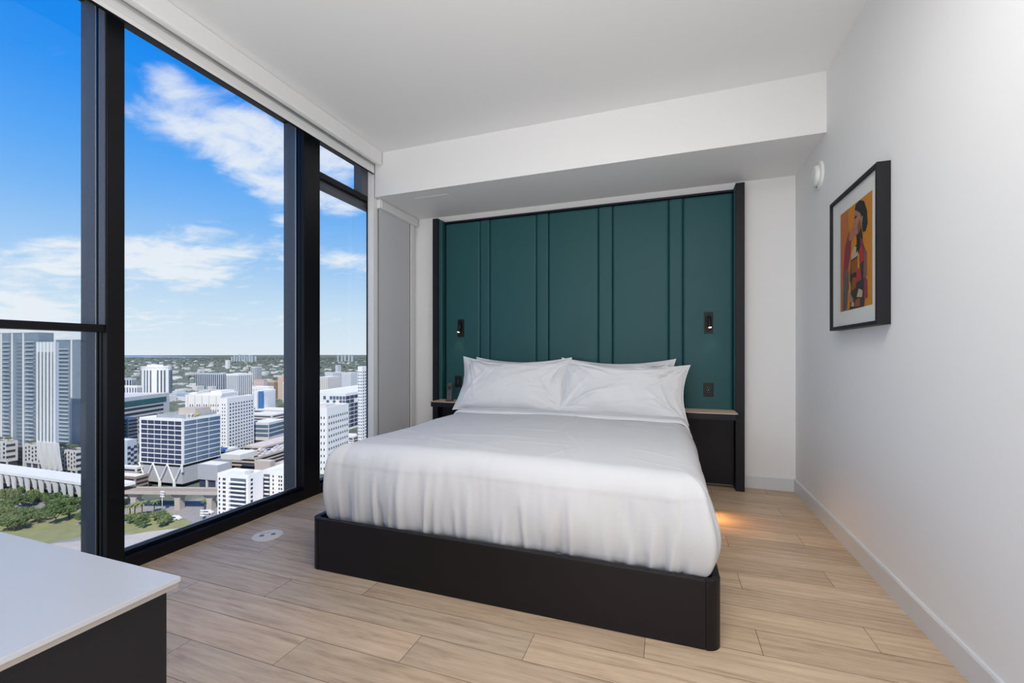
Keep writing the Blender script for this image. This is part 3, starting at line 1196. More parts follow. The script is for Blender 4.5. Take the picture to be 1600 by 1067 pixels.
# desk --------------------------------------------------------------------
DT = .80
dk = empty('cabinet', (-1.3, -.2, 0), label='charcoal cabinet with a pale quartz top in the front left corner', cat='cabinet')
cx_, cy_ = 1.3, .2
MB().box(-2.10 + cx_, -.736 + cx_, -1.2 + cy_, .462 + cy_, .0, DT - .016, .001).build('cabinet_body', M['desk'], dk)
top = MB().box(-2.12 + cx_, -.722 + cx_, -1.22 + cy_, .474 + cy_, DT - .008, DT, .001).build('countertop', M['quartz'], dk)
MB().box(-2.116 + cx_, -.7245 + cx_, -1.216 + cy_, .4715 + cy_, DT - .016, DT - .008).build('countertop_edge', M['mdf'], dk)

# =================================================================== CITY
K = 1.65
G = 1.15 - 70.15 * K        # street level


def gp(px, py):
    """point of the street level seen at this pixel, in world metres"""
    D = (CH - G) * FPX / (py - HY)
    p = at_depth(px, D)
    return Vector((p.x, p.y, G))


C = {}
C['white'] = mat('white stucco', (0.80, 0.775, 0.73, 1), .8, noise_amt=.05, nscale=.15)
C['offw'] = mat('off white concrete', (0.60, 0.58, 0.54, 1), .8, noise_amt=.08, nscale=.1)
C['grey'] = mat('grey screen cladding', (0.42, 0.42, 0.42, 1), .7, noise_amt=.06, nscale=.3)
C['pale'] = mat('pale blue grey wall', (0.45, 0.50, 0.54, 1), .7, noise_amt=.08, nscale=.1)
C['peach'] = mat('peach stucco', (0.62, 0.42, 0.28, 1), .8, noise_amt=.08, nscale=.1)
C['tan'] = mat('tan concrete', (0.50, 0.43, 0.36, 1), .8, noise_amt=.12, nscale=.1)
C['roof'] = mat('bright flat roof', (0.74, 0.72, 0.68, 1), .9, noise_amt=.10, nscale=.08)
C['roof2'] = mat('warm flat roof', (0.60, 0.53, 0.46, 1), .9, noise_amt=.18, nscale=.15)
C['win'] = mat('dark window', (0.03, 0.035, 0.045, 1), .35, spec=.25, noise_amt=.5, nscale=.35)
C['bwin'] = mat('office window glass', (0.045, 0.055, 0.10, 1), .18, noise_amt=.4, nscale=.12)
C['bwin2'] = mat('blue office window glass', (0.10, 0.15, 0.21, 1), .12, noise_amt=.4, nscale=.06)
C['teal'] = mat('teal glazing', (0.03, 0.12, 0.12, 1), .2, noise_amt=.5, nscale=.08)
C['tower'] = mat('tower curtain wall', (0.20, 0.25, 0.29, 1), .4, noise_amt=.25, nscale=.12)
C['towerg'] = mat('tower window', (0.12, 0.16, 0.20, 1), .2, noise_amt=.6, nscale=.2)
C['blue'] = mat('blue painted wall', (0.05, 0.16, 0.36, 1), .6)
C['brick'] = mat('brown roof', (0.30, 0.22, 0.18, 1), .9, noise_amt=.2, nscale=.3)
C['conc'] = mat('viaduct concrete', (0.42, 0.38, 0.33, 1), .85, noise_amt=.12, nscale=.3)
C['road'] = mat('light grey asphalt', (0.30, 0.28, 0.26, 1), .95, noise_amt=.15, nscale=.15)  # light grey of the road itself
C['sand'] = mat('sandy ground', (0.50, 0.44, 0.37, 1), .95, noise_amt=.25, nscale=.12, detail=8)
C['grass'] = mat('park lawn', (0.27, 0.27, 0.11, 1), .95, noise_amt=.4, nscale=.12, detail=8)
C['leaf'] = mat('broad leaves', (0.11, 0.17, 0.055, 1), .7, noise_amt=.5, nscale=.5)
C['leaf2'] = mat('yellowish leaves', (0.18, 0.22, 0.08, 1), .7, noise_amt=.5, nscale=.5)
C['farleaf'] = mat('distant foliage', (0.115, 0.135, 0.095, 1), .9, noise_amt=.5, nscale=.02)
C['trunk'] = mat('tree bark', (0.12, 0.09, 0.07, 1), .9, noise_amt=.3, nscale=2)
C['water'] = mat('bay water', (0.16, 0.24, 0.32, 1), .3, noise_amt=.1, nscale=.002)
C['car'] = mat('white car paint', (0.75, 0.75, 0.75, 1), .3)
C['yellow'] = mat('yellow sign', (0.65, 0.50, 0.10, 1), .5)
C['screen'] = mat('rooftop screen', (0.36, 0.38, 0.38, 1), .5, noise_amt=.3, nscale=.3)

# ground ----------------------------------------------------------------
gm = bpy.data.materials.new('city ground')
gm.use_nodes = True
t = gm.node_tree
b = t.nodes['Principled BSDF']
b.inputs['Roughness'].default_value = .95
b.inputs['Specular IOR Level'].default_value = .05
co = t.nodes.new('ShaderNodeTexCoord')
n1_ = t.nodes.new('ShaderNodeTexNoise')
n1_.inputs['Scale'].default_value = .012
n1_.inputs['Detail'].default_value = 9
n1_.inputs['Roughness'].default_value = .7
t.links.new(co.outputs['Object'], n1_.inputs['Vector'])
r1 = t.nodes.new('ShaderNodeValToRGB')
r1.color_ramp.elements[0].position = .40
r1.color_ramp.elements[0].color = (0.09, 0.11, 0.075, 1)
r1.color_ramp.elements[1].position = .66
r1.color_ramp.elements[1].color = (0.32, 0.30, 0.27, 1)
e = r1.color_ramp.elements.new(.52)
e.color = (0.16, 0.17, 0.13, 1)
t.links.new(n1_.outputs['Fac'], r1.inputs[0])
t.links.new(r1.outputs[0], b.inputs['Base Color'])
R_ = 42000
gmb = MB()
gmb.quad((-R_, -R_, G), (R_, -R_, G), (R_, R_, G), (-R_, R_, G))
struct('ground', gmb, gm)


def patch(name, pts, z, m_, lab=None, cat=None):
    """flat ground area outlined in street-level points"""
    P = [gp(*p) for p in pts]
    c = sum(P, Vector()) / len(P)
    mbb = MB()
    loop = [(p.x - c.x, p.y - c.y) for p in P]
    mbb.prism(loop, 2, 0, z)
    o_ = mbb.build(name, m_)
    o_.location = (c.x, c.y, G)
    tag(o_, kind='structure')
    return o_


patch('ground', [(-400, 900), (-330, 800), (0, 762), (150, 770), (250, 789), (420, 789), (560, 800), (520, 1000)], .08, C['road'])
patch('ground', [(-400, 1100), (-250, 880), (60, 852), (190, 838), (250, 828), (330, 822), (420, 860), (330, 1400)], .16, C['sand'])
patch('ground', [(-200, 870), (-60, 800), (40, 795), (128, 800), (136, 812), (60, 838), (20, 858)], .14, C['grass'])
patch('ground', [(-100, 860), (20, 828), (60, 817), (132, 822), (136, 838), (70, 850), (0, 880)], .24, C['grass'])
patch('ground', [(192, 832), (200, 800), (262, 800), (300, 815), (290, 824), (240, 830), (205, 835)], .24, C['grass'])
patch('ground', [(0, 772), (38, 778), (30, 792), (0, 790), (-60, 790), (-60, 770)], .20, C['sand'])
wa = MB()
a, b_, c_, d_ = [gp(*p) for p in ((120, 566), (262, 565.5), (330, 561.0), (335, 558.2))]
d2 = gp(100, 556.6)
wo_ = MB()
wo_.prism([(p.x, p.y) for p in (a, b_, c_, d_, gp(230, 556.4), d2)], 2, G, G + .6)
struct('ground', wo_, C['water'])


def bld(name, lab, xB, yB, D, xL, xR, a2, wm_, cat='building', group=None, roof=None, base=None, wallname='wall', par=1.2):
    """box building: its near corner is over pixel xB at depth D, left face ends at xL, right face at xR"""
    D *= K
    B = at_depth(xB, D)
    e2 = Vector((math.cos(math.radians(a2)), math.sin(math.radians(a2)), 0))
    e1 = Vector((-e2.y, e2.x, 0))
    if e1.x > 0:
        e1 = -e1

    def length(e, px):
        d = ray(px)
        d.z = 0
        return -(B.x * d.y - B.y * d.x) / (e.x * d.y - e.y * d.x)
    L1, L2 = length(e1, xL), length(e2, xR)
    if L1 <= 0 or L1 > 400:
        L1 = 40
    if L2 <= 0 or L2 > 400:
        L2 = 40
    ztop = CH - (yB - HY) * D / FPX
    z0 = G if base is None else CH - (base - HY) * D / FPX
    H = ztop - z0
    root = empty(name, (B.x, B.y, z0), math.radians(a2 - 90), label=lab, cat=cat, group=group)
    MB().box(-L1, 0, 0, L2, 0, H).build(wallname, wm_, root)
    if roof:
        mbb = MB()
        q = .4
        mbb.box(-L1, 0, 0, q, H, H + par).box(-L1, 0, L2 - q, L2, H, H + par).box(-L1, -L1 + q, q, L2 - q, H, H + par).box(-q, 0, q, L2 - q, H, H + par)
        mbb.build('parapet', wm_, root)
        MB().box(-L1 + q, -q, q, L2 - q, H, H + .15).build('roof', roof, root)
    return root, L1, L2, H


def windows(root, spec, m_, cap=100, name='window', th=.3):
    """spec: list of (face, cu, cz, w, h): face 'L' = plane y=0 (cu = distance left of the corner), 'R' = plane x=0"""
    cache = {}
    rest = None
    for i, (fc, cu, cz, w, h) in enumerate(spec):
        if i < cap:
            key = (fc, round(w, 2), round(h, 2))
            if key not in cache:
                mbb = MB()
                if fc == 'L':
                    mbb.box(-w / 2, w / 2, -th / 2, th / 2, -h / 2, h / 2)
                else:
                    mbb.box(-th / 2, th / 2, -w / 2, w / 2, -h / 2, h / 2)
                o_ = mbb.build(name, m_, root)
                cache[key] = o_
            else:
                o_ = cache[key].copy()
                COL.objects.link(o_)
                o_.parent = root
            o_.location = (-cu, 0, cz) if fc == 'L' else (0, cu, cz)
        else:
            if rest is None:
                rest = MB()
            if fc == 'L':
                rest.box(-cu - w / 2, -cu + w / 2, -th / 2, th / 2, cz - h / 2, cz + h / 2)
            else:
                rest.box(-th / 2, th / 2, cu - w / 2, cu + w / 2, cz - h / 2, cz + h / 2)
    if rest:
        o_ = rest.build('windows', m_, root)
        tag(o_, kind='stuff')


def gridspec(fc, L, z0, z1, nc, nr, fw, fh, m0=0.0, m1=0.0):
    out = []
    for r_ in range(nr):
        for c_ in range(nc):
            cw = (L - m0 - m1) / nc
            ch = (z1 - z0) / nr
            out.append((fc, m0 + cw * (c_ + .5), z1 - ch * (r_ + .5), cw * fw, ch * fh))
    return out


# --- glass office on V columns ------------------------------------------
r, L1, L2, H = bld('office_building', 'white gridded glass office block raised on V-shaped columns', 284.7, 656, 228, 217.7, 345, 95.8, C['white'], base=727, roof=C['roof'], par=.8)
zb = r.location.z
windows(r, gridspec('L', L1, .6, H - 1.0, 6, 9, .90, .76, .6, 2.0) , C['bwin'])
windows(r, gridspec('R', L2, .6, H - 1.0, 3, 9, .955, .80, 1.6, .6), C['bwin2'])
zs = G - zb
hgt = (757 - 727) * 228 * K / FPX
MB().box(-L1 + .5, -1.0, 1.0, L2 * 1.35, -hgt, -2.5).build('screened_podium', C['grey'], r)
MB().box(-L1 + 1.5, -2, 2.0, L2 - 1, -2.6, .0).build('recessed_storey', C['win'], r)
MB().box(-L1 + 5, -5.0, 6.0, L2 * 1.3, zs, -hgt).build('lobby_glass', C['bwin'], r)
cw = L1 / 6
hv = 27 * 228 * K / FPX
for c_ in (1, 3, 5):
    xm = -L1 + cw * c_
    vcol = MB()
    vcol.bar((xm, -.6, -hv), (xm - cw, -.4, 0), .8)
    vcol.bar((xm, -.6, -hv), (xm + cw, -.4, 0), .8)
    vcol.bar((xm, -.6, -hv + 1), (xm, -.6, zs + (0 if c_ > 1 else 8)), 1.5)
    vcol.build('v_column', C['white'], r)
MB().bar((0, -.0, -hv * .4), (-.2, -.3, 0), 1.2).build('corner_brace', C['white'], r)
pn = MB().box(-L1 * .52, -L1 * .12, L2 * .45, L2 * .85, H, H + 7.5).build('roof_plant_room', C['tan'], r)
scn = MB()
sa_, sb_, sc_, sd2 = -L1 * .74, -L1 * .03, L2 * .16, L2 * .9
for (p, q) in (((sa_, sc_), (sb_, sc_)), ((sb_, sc_), (sb_, sd2)), ((sa_, sc_), (sa_, sd2))):
    for i in range(18):
        tt = i / 17
        x_, y_ = p[0] + (q[0] - p[0]) * tt, p[1] + (q[1] - p[1]) * tt
        scn.box(x_ - .3, x_ + .3, y_ - .3, y_ + .3, H, H + 3.4)
    scn.bar((p[0], p[1], H + 2.0), (q[0], q[1], H + 2.0), .2, 2.4)
scn.build('roof_screen', C['screen'], r)
sg = empty('rooftop_sign', (0, 0, 0), label='white rooftop letters with a yellow beam on the glass office block', cat='sign')
sg.matrix_world = Matrix.Translation(r.location) @ Matrix.Rotation(r.rotation_euler.z, 4, 'Z')
yS = L2 * .10
xS = -L1 * .03 + .35
lt = MB()
lt.box(xS, xS + .3, yS + 1.0, yS + 1.6, H + .9, H + 4.1)
for z_ in (.9, 2.2, 3.5):
    lt.box(xS, xS + .3, yS + 1.6, yS + 3.0, H + z_, H + z_ + .6)
ly = lt.build('letter', C['white'], sg)
lt = MB()
lt.bar((xS + .15, yS + 5.0, H + .9), (xS + .15, yS + 5.0, H + 2.6), .6)
lt.bar((xS + .15, yS + 5.0, H + 2.4), (xS + .15, yS + 3.7, H + 4.1), .6)
lt.bar((xS + .15, yS + 5.0, H + 2.4), (xS + .15, yS + 6.3, H + 4.1), .6)
lt.build('letter', C['white'], sg)
lt = MB()
lt.prism([(yS + 6.8, H + 1.0), (yS + 12.5, H + 4.2), (yS + 12.5, H + 2.6)], 0, xS, xS + .3)
lt.build('beam_mark', C['yellow'], sg)
# grey annex right of it
r, L1, L2, H = bld('office_annex', 'low windowless grey block attached right of the glass office', 340, 728, 222, 309, 360, 95.8, C['grey'], base=751, roof=C['roof'], par=.5)
MB().box(-L1, -1, 1.5, L2, G - r.location.z, 0).build('glazed_base', C['bwin'], r)
for c_ in (.05, .55):
    MB().box(-L1 * c_ - 1.2, -L1 * c_, .2, 1.4, G - r.location.z, 0).build('column', C['offw'], r)

# --- white dotted towers ----------------------------------------------------
r, L1, L2, H = bld('tower_block', 'tall white block with small square dot windows behind the glass office', 355, 624, 292, 344, 397, 105.8, C['white'], base=707, roof=C['roof'])
windows(r, gridspec('R', L2, 1.0, H - 4.0, 9, 14, .42, .42, 2.5, 1.5) + gridspec('L', L1, 1.0, H - 4.0, 2, 14, .35, .42, 1.5, 1.5), C['win'])
MB().box(-L1 + 2, -2, 3, L2, G - r.location.z, 0).build('lobby', C['win'], r)
for i in range(5):
    MB().box(-2.2, -.6, L2 * i / 4.4, L2 * i / 4.4 + 1.5, G - r.location.z, 0).build('column', C['offw'], r)
r, L1, L2, H = bld('tower_block', 'long white dotted-window block with stepped roof, left of the taller white block', 345, 619, 318, 289.5, 372, 105.8, C['white'], roof=C['roof'])
windows(r, gridspec('L', L1, H * .3, H - 8, 14, 6, .34, .38, 2, 2), C['win'])
MB().box(-L1 * .55, 0, 2, L2 - 1, H, H + 3.5).build('roof_step', C['white'], r)
MB().box(-L1 * .35, -L1 * .05, 4, L2 - 3, H + 3.5, H + 6).build('roof_step', C['white'], r)
for i in range(5):
    MB().box(-L1 * (.12 + .2 * i) - .5, -L1 * (.12 + .2 * i) + .5, -.5, .2, H * .3, H + .5).build('wall_fin', C['offw'], r)

r, L1, L2, H = bld('tower_block', 'white dotted-window tower seen on both sides of the dark window post', 511, 639, 255, 448, 545, 101, C['white'], roof=C['roof2'])
windows(r, gridspec('R', L2, 2, H - 5.5, 9, 9, .36, .36, 1.5, 1.5) + gridspec('L', L1, 2, H - 5.5, 13, 9, .30, .36, 1.5, 1.5), C['win'], cap=100)
MB().box(-L1 * .5, -L1 * .2, L2 * .3, L2 * .7, H, H + 2.2).build('roof_plant_room', C['offw'], r)

# --- government block with teal band --------------------------------------
r, L1, L2, H = bld('office_building', 'long pale horizontal-banded building with a teal glazed top storey', 190, 623.5, 330, 60, 264.5, 111.8, C['offw'], roof=C['offw'])
windows(r, [('R', L2 * .48, H - 7.5, L2 * .90, 7.5)], C['teal'], name='glazed_band')
windows(r, [('R', L2 * .44, H - 14.8 - 6.1 * i, L2 * .84, 3.1) for i in range(6)], C['win'], name='window_band')

# --- distant slabs and towers ---------------------------------------------
stripe = []


def striped(lab, xB, yB, D, xL, xR, a2, nR, nL, wm_, sm, group=None, fw=.45, name='apartment_tower', base=None):
    r, L1, L2, H = bld(name, lab, xB, yB, D, xL, xR, a2, wm_, group=group, roof=C['roof'], base=base)
    windows(r, gridspec('R', L2, H * .05, H * .96, nR, 1, fw, 1) + gridspec('L', L1, H * .05, H * .96, nL, 1, fw, 1), sm, name='window_strip')
    return r, L1, L2, H


# rounded striped tower: a fluted drum
D_ = 640 * K
B = at_depth(244.5, D_)
rad = 22.5 * D_ / FPX
Hr = (CH - (574 - HY) * D_ / FPX) - G
r = empty('apartment_tower', (B.x, B.y, G), .2, label='round-fronted white tower with vertical dark stripes, left in the middle window', cat='building')
pts = [(rad * math.cos(a) * (1 if i % 2 else .985), rad * .7 * math.sin(a) * (1 if i % 2 else .985)) for i, a in enumerate([2 * PI * k / 56 for k in range(56)])]
MB().prism(pts, 2, 0, Hr).build('wall', C['white'], r)
for k in range(28):
    a = 2 * PI * (2 * k) / 56 + PI / 56
    if k % 4 == 3:
        continue
    o_ = MB().box(-.5, .5, -1.6, 1.6, 4, Hr - 6).build('window_strip', C['towerg'], r)
    o_.location = (rad * math.cos(a), rad * .7 * math.sin(a), 0)
    o_.rotation_euler.z = math.atan2(math.sin(a) / .7, math.cos(a))
MB().prism([(x * 1.02, y * 1.02) for x, y in pts], 2, Hr, Hr + 2.5).build('parapet', C['white'], r)
MB().box(-rad * .5, rad * .3, -8, 8, Hr + 2.5, Hr + 7).build('roof_plant_room', C['white'], r)

striped('white twin slab tower with grey vertical stripes in the distance', 372, 585, 620, 353, 394, 98, 7, 6, C['white'], C['towerg'])
striped('white apartment block with a blue end wall', 409, 611, 470, 399, 430.5, 100, 9, 1, C['white'], C['pale'])[0]
r, L1, L2, H = bld('apartment_tower', 'low white wing beside the blue-ended apartment block', 420, 605, 500, 394, 428, 98, C['white'], roof=C['roof'])
windows(r, gridspec('L', L1, 2, H - 2, 6, 6, .5, .5), C['pale'])
r, L1, L2, H = bld('end_wall_tower', 'narrow blue painted stair tower of the white apartment block', 409.5, 611.5, 468, 403.5, 412, 100, C['blue'], cat='building')
striped('peach apartment tower rising in the distance', 448, 590, 600, 434, 464, 98, 6, 5, C['peach'], C['tan'])
striped('white apartment tower standing in front of the peach one', 447, 598, 560, 442, 462, 98, 5, 2, C['white'], C['pale'])
striped('small pale apartment block on the far green plain', 400, 573.5, 950, 392, 409, 98, 5, 3, C['offw'], C['towerg'])
striped('low pink apartment block among trees', 412, 594, 640, 396, 418, 98, 5, 6, mat('pink stucco', (.55, .36, .32, 1), .8, noise_amt=.1, nscale=.1), C['pale'])
striped('low peach apartment block right of the pink one', 428, 596, 610, 419, 434, 98, 5, 4, C['peach'], C['win'])
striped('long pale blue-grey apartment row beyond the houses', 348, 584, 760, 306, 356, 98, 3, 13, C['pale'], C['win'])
striped('pale apartment slab at the left edge of the middle window', 206, 592, 560, 180, 213, 98, 3, 6, C['pale'], C['win'])
striped('white mid-rise just above the banded building', 214, 604, 500, 180, 222, 98, 3, 8, C['white'], C['towerg'])
striped('lone domed white tower on the far plain', 356, 563, 1900, 352, 359.5, 98, 2, 2, C['white'], C['pale'])
striped('beige hospital block in the narrow right window', 512, 590, 560, 492, 531, 98, 8, 6, C['offw'], C['tan'], fw=.3)
striped('pale apartment row in the narrow right window', 548, 583, 640, 534, 561, 98, 6, 5, C['offw'], C['pale'])
striped('small pale block behind the hospital block', 520, 583, 800, 508, 540, 98, 6, 4, C['offw'], C['pale'])
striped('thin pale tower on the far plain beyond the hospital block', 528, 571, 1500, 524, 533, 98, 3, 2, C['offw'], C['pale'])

# checker facade building
r, L1, L2, H = bld('office_building', 'dark checker-patterned facade building in the narrow right window', 540, 616, 400, 470, 640, 100, C['white'], roof=C['roof'])
ck = random.Random(3)
sp_ = []
for c_ in range(14):
    for r_ in range(8):
        if ck.random() < .72:
            sp_.append(('L', L1 * (c_ + .5) / 14, H - 2.5 - (H - 5) * (r_ + .5) / 8, L1 / 14 * .82, (H - 9) / 8 * .9))
windows(r, sp_[:70], C['bwin2'], name='dark_panel')
sp_ = []
for c_ in range(12):
    for r_ in range(8):
        if ck.random() < .75:
            sp_.append(('R', L2 * (c_ + .5) / 12 * .6, H - 2.5 - (H - 5) * (r_ + .5) / 8, L2 / 12 * .55, (H - 9) / 8 * .9))
windows(r, sp_[:60], C['bwin'], name='dark_panel')
# slim white tower
r, L1, L2, H = bld('apartment_tower', 'slim white grid-fronted tower at the right edge of the narrow window', 566, 574, 330, 559, 590, 100, C['white'], roof=C['roof'])
windows(r, gridspec('R', L2 * .55, 2, H - 4, 4, 24, .5, .45) , C['towerg'], name='window')
windows(r, gridspec('L', L1, 2, H - 4, 2, 24, .5, .45), C['towerg'], cap=48)

# dark glass low office + flat roofs
r, L1, L2, H = bld('office_building', 'low dark glass office with a white roof beyond the white block', 419.8, 662, 325, 388, 447, 103, C['offw'], base=688, roof=C['roof'])
windows(r, [('R', L2 / 2, H - 3.5 - 5.4 * i, L2 * .96, 3.8) for i in range(3)] + [('L', L1 / 2, H - 3.5 - 5.4 * i, L1 * .96, 3.8) for i in range(3)], C['bwin2'], name='window_band')
MB().box(-L1, -1, 1, L2, G - r.location.z, 0).build('ground_storey', C['bwin'], r)
for i in range(5):
    MB().box(-1, .0, L2 * i / 4.1, L2 * i / 4.1 + 1.6, G - r.location.z, 0).build('column', C['offw'], r)


def low(lab, xB, yB, D, xL, xR, a2=98, w=None, roof=None, base=None, win=True, name='low_building', group=None):
    r, L1, L2, H = bld(name, lab, xB, yB, D, xL, xR, a2, w or C['offw'], base=base, roof=roof or C['roof'], group=group, par=.6)
    if win:
        n_ = max(2, int(H / 4))
        windows(r, [('R', L2 / 2, H - 2.2 - (H - 2) / n_ * i, L2 * .9, min(1.6, H / n_ * .5)) for i in range(n_)] + [('L', L1 / 2, H - 2.2 - (H - 2) / n_ * i, L1 * .9, min(1.6, H / n_ * .5)) for i in range(n_)], C['win'], name='window_band')
    return r, L1, L2, H


low('broad white-roofed warehouse behind the dark glass office', 425, 649, 400, 385, 452, roof=C['roof'])
low('flat white-roofed hall on the far side of the warehouse', 448, 642, 450, 395, 470, roof=C['roof'])
low('tan-roofed parking deck right of the white block', 410, 699, 285, 380, 470, w=C['tan'], roof=C['roof2'])
rr_, l1, l2, hh = low('wide rooftop parking deck behind the balcony apartments', 400, 716, 262, 352, 470, w=C['tan'], roof=C['roof2'])
cr_ = random.Random(4)
colp = [C['car'], C['bwin'], C['pale'], C['offw'], C['brick']]
for i in range(34):
    q = empty('car', (0, 0, 0), rr_.rotation_euler.z + (0 if i % 2 else PI), label='tiny parked car on the rooftop parking deck', cat='car', group='cars on the rooftop parking deck')
    loc = Vector((-l1 * .85 + (i % 6) * l1 * .15, 4 + (i // 6) * l2 * .15, hh + .15))
    q.location = rr_.location + Matrix.Rotation(rr_.rotation_euler.z, 3, 'Z') @ loc
    MB().prism([(-2.2, .3), (2.2, .3), (2.2, .9), (1.3, 1.0), (.7, 1.5), (-1.0, 1.5), (-1.7, 1.0), (-2.2, .9)], 0, -.9, .9).build('body', colp[cr_.randrange(5)], q)
low('bright white canopy roof beside the balcony apartments', 375, 712, 240, 345, 402, base=719, win=False)
low('small flat white roof with dark gap below the white block', 352, 704, 262, 330, 372, base=712)
low('beige stair block rising behind the balcony apartments', 422, 722, 215, 398, 430, w=C['tan'], roof=C['roof2'], win=False)
low('beige plant block behind the right apartment wing', 440, 725, 212, 430, 462, w=C['tan'], roof=C['roof2'], win=False)
low('pale banded garage at the left edge of the middle window', 200, 655, 300, 150, 216, 98, w=C['tan'], roof=C['roof'])
r, L1, L2, H = bld('apartment_block', 'blue-grey block with scattered square windows at the left edge of the middle window', 199, 690, 248, 150, 214, 96, C['pale'], roof=C['roof'])
windows(r, [('R', L2 * (c_ + .5) / 3, H - 6 - 5.2 * r_ - 2 * (c_ % 2), 2.6, 2.6) for c_ in range(3) for r_ in range(5)], C['bwin'])
low('bright white low roof in front of the glass office, left', 214, 731, 232, 150, 224, base=744)
low('brown-walled station building with white roof by the viaduct', 212, 746, 222, 150, 232, w=C['brick'], roof=C['roof'])
low('small white roof in the narrow right window beside the slim tower', 552, 683, 330, 530, 566)
low('low bright hall at the foot of the checker facade building', 536, 700, 290, 515, 560, roof=C['roof'])

# --- balcony apartments ---------------------------------------------------
r, L1, L2, H = bld('apartment_block', 'white balcony apartment block in front of the window sill, left wing', 388, 745, 170, 339.7, 411, 97, C['white'], roof=C['roof'])
fl = 2.75
nf = 12
sp_ = []
for i in range(nf):
    z_ = H - 2.6 - fl * i
    for u_ in (.93, .80, .75):
        sp_.append(('L', L1 * u_, z_, .95, 1.4))
    sp_.append(('R', L2 * .22, z_, 1.6, 1.4))
windows(r, sp_, C['win'])
bx0, bx1 = -L1 * .58, -L1 * .06
for i in range(nf):
    z_ = H - 3.8 - fl * i
    bal = MB()
    bal.box(bx0, bx1, -1.7, .0, z_ - .15, z_ + .05)
    bal.box(bx0, bx1, -1.7, -1.6, z_ + .05, z_ + .95)
    bo = bal.build('balcony', C['white'], r)
    MB().box(bx0 + .3, bx1 - .3, -.12, .0, z_ + .1, z_ + 2.3).build('balcony_door', C['towerg'], r)
MB().box(-4.5, -.5, 2, 5, H, H + 3).build('roof_plant_room', C['offw'], r)
r, L1, L2, H = bld('apartment_block', 'white balcony apartment block, right wing cut by the dark window post', 470, 741, 178, 410.5, 500, 97, C['white'], roof=C['roof'])
sp_ = []
for i in range(nf):
    z_ = H - 2.6 - fl * i
    for u_ in (.72, .56, .50, .27):
        sp_.append(('L', L1 * u_, z_, .95, 1.4))
windows(r, sp_, C['win'])
for i in range(nf):
    z_ = H - 3.8 - fl * i
    for (a_, b__) in ((.98, .80), (.20, .02)):
        bal = MB()
        bal.box(-L1 * a_, -L1 * b__, -1.7, .0, z_ - .15, z_ + .05)
        bal.box(-L1 * a_, -L1 * b__, -1.7, -1.6, z_ + .05, z_ + .95)
        bal.build('balcony', C['white'], r)
        MB().box(-L1 * a_ + .3, -L1 * b__ - .3, -.12, 0, z_ + .1, z_ + 2.3).build('balcony_door', C['towerg'], r)

# --- residential towers left --------------------------------------------------
r, L1, L2, H = bld('residential_tower', 'right half of the tall grey residential towers in the left window', 150, 532, 262, 86, 175, 94, C['tower'], roof=C['offw'])
for u_ in (.985, .58, .30, .02):
    MB().box(-L1 * u_ - .35, -L1 * u_ + .35, -.9, .1, 0, H + 1).build('white_rib', C['white'], r)
windows(r, gridspec('L', L1 * .38, 2, H - 6, 3, 33, .8, .52, 0, 0), C['towerg'], cap=99)
for i in range(30):
    z_ = H - 9 - i * (H - 12) / 30
    MB().box(-L1 * .93, -L1 * .66, -1.3, 0, z_, z_ + .9).build('balcony', C['pale'], r)
r, L1, L2, H = bld('residential_tower', 'left half of the tall grey residential towers in the left window', 60, 521, 268, -60, 84, 94, C['tower'], roof=C['tower'])
for u_ in (.46, .32, .18, .60, .75):
    MB().box(-L1 * u_ - .35, -L1 * u_ + .35, -.9, .1, 0, H + .5).build('white_rib', C['white'], r)
windows(r, gridspec('L', L1 * .46, 2, H - 8, 3, 33, .5, .5), C['towerg'], cap=99)
for i in range(30):
    z_ = H - 9 - i * (H - 12) / 30
    MB().box(-L1 * .44, -L1 * .36, -1.3, 0, z_, z_ + .9).build('balcony', C['pale'], r)
    MB().box(-L1 * .15, -L1 * .06, -1.3, 0, z_, z_ + .9).build('balcony', C['pale'], r)
r, L1, L2, H = bld('residential_tower', 'pale ribbed central tower core flaring out at its foot', 86.5, 534, 234, 59, 92, 94, C['pale'], base=692)
for i in range(6):
    u_ = i / 5
    wd = 1.4 if i == 0 else .6
    MB().box(-L1 * u_ - (0 if i == 5 else wd / 2), -L1 * u_ + (0 if i == 0 else wd / 2) + (.3 if i in (0, 5) else 0), -1.0, .1, 0, H).build('white_rib', C['white'], r)
for i in range(5):
    MB().box(-L1 * (i + .8) / 5, -L1 * (i + .2) / 5, -.25, .05, 1, H - 9).build('window_strip', C['towerg'], r)
for i in range(4):
    x0_ = -L1 * (1 - i / 3.3)
    f_ = MB()
    f_.prism([(x0_, 0), (x0_ + L1 * .22, 0), (x0_ + L1 * .30, -12), (x0_ + L1 * .42, -24), (x0_ + L1 * .34, -24), (x0_ + L1 * .08, -12)], 1, -1.2, 1.0)
    f_.build('flared_fin', C['offw'], r)
MB().box(-L1 * .8, -L1 * .1, 2, L2, G - r.location.z, 0).build('tower_foot', C['offw'], r)


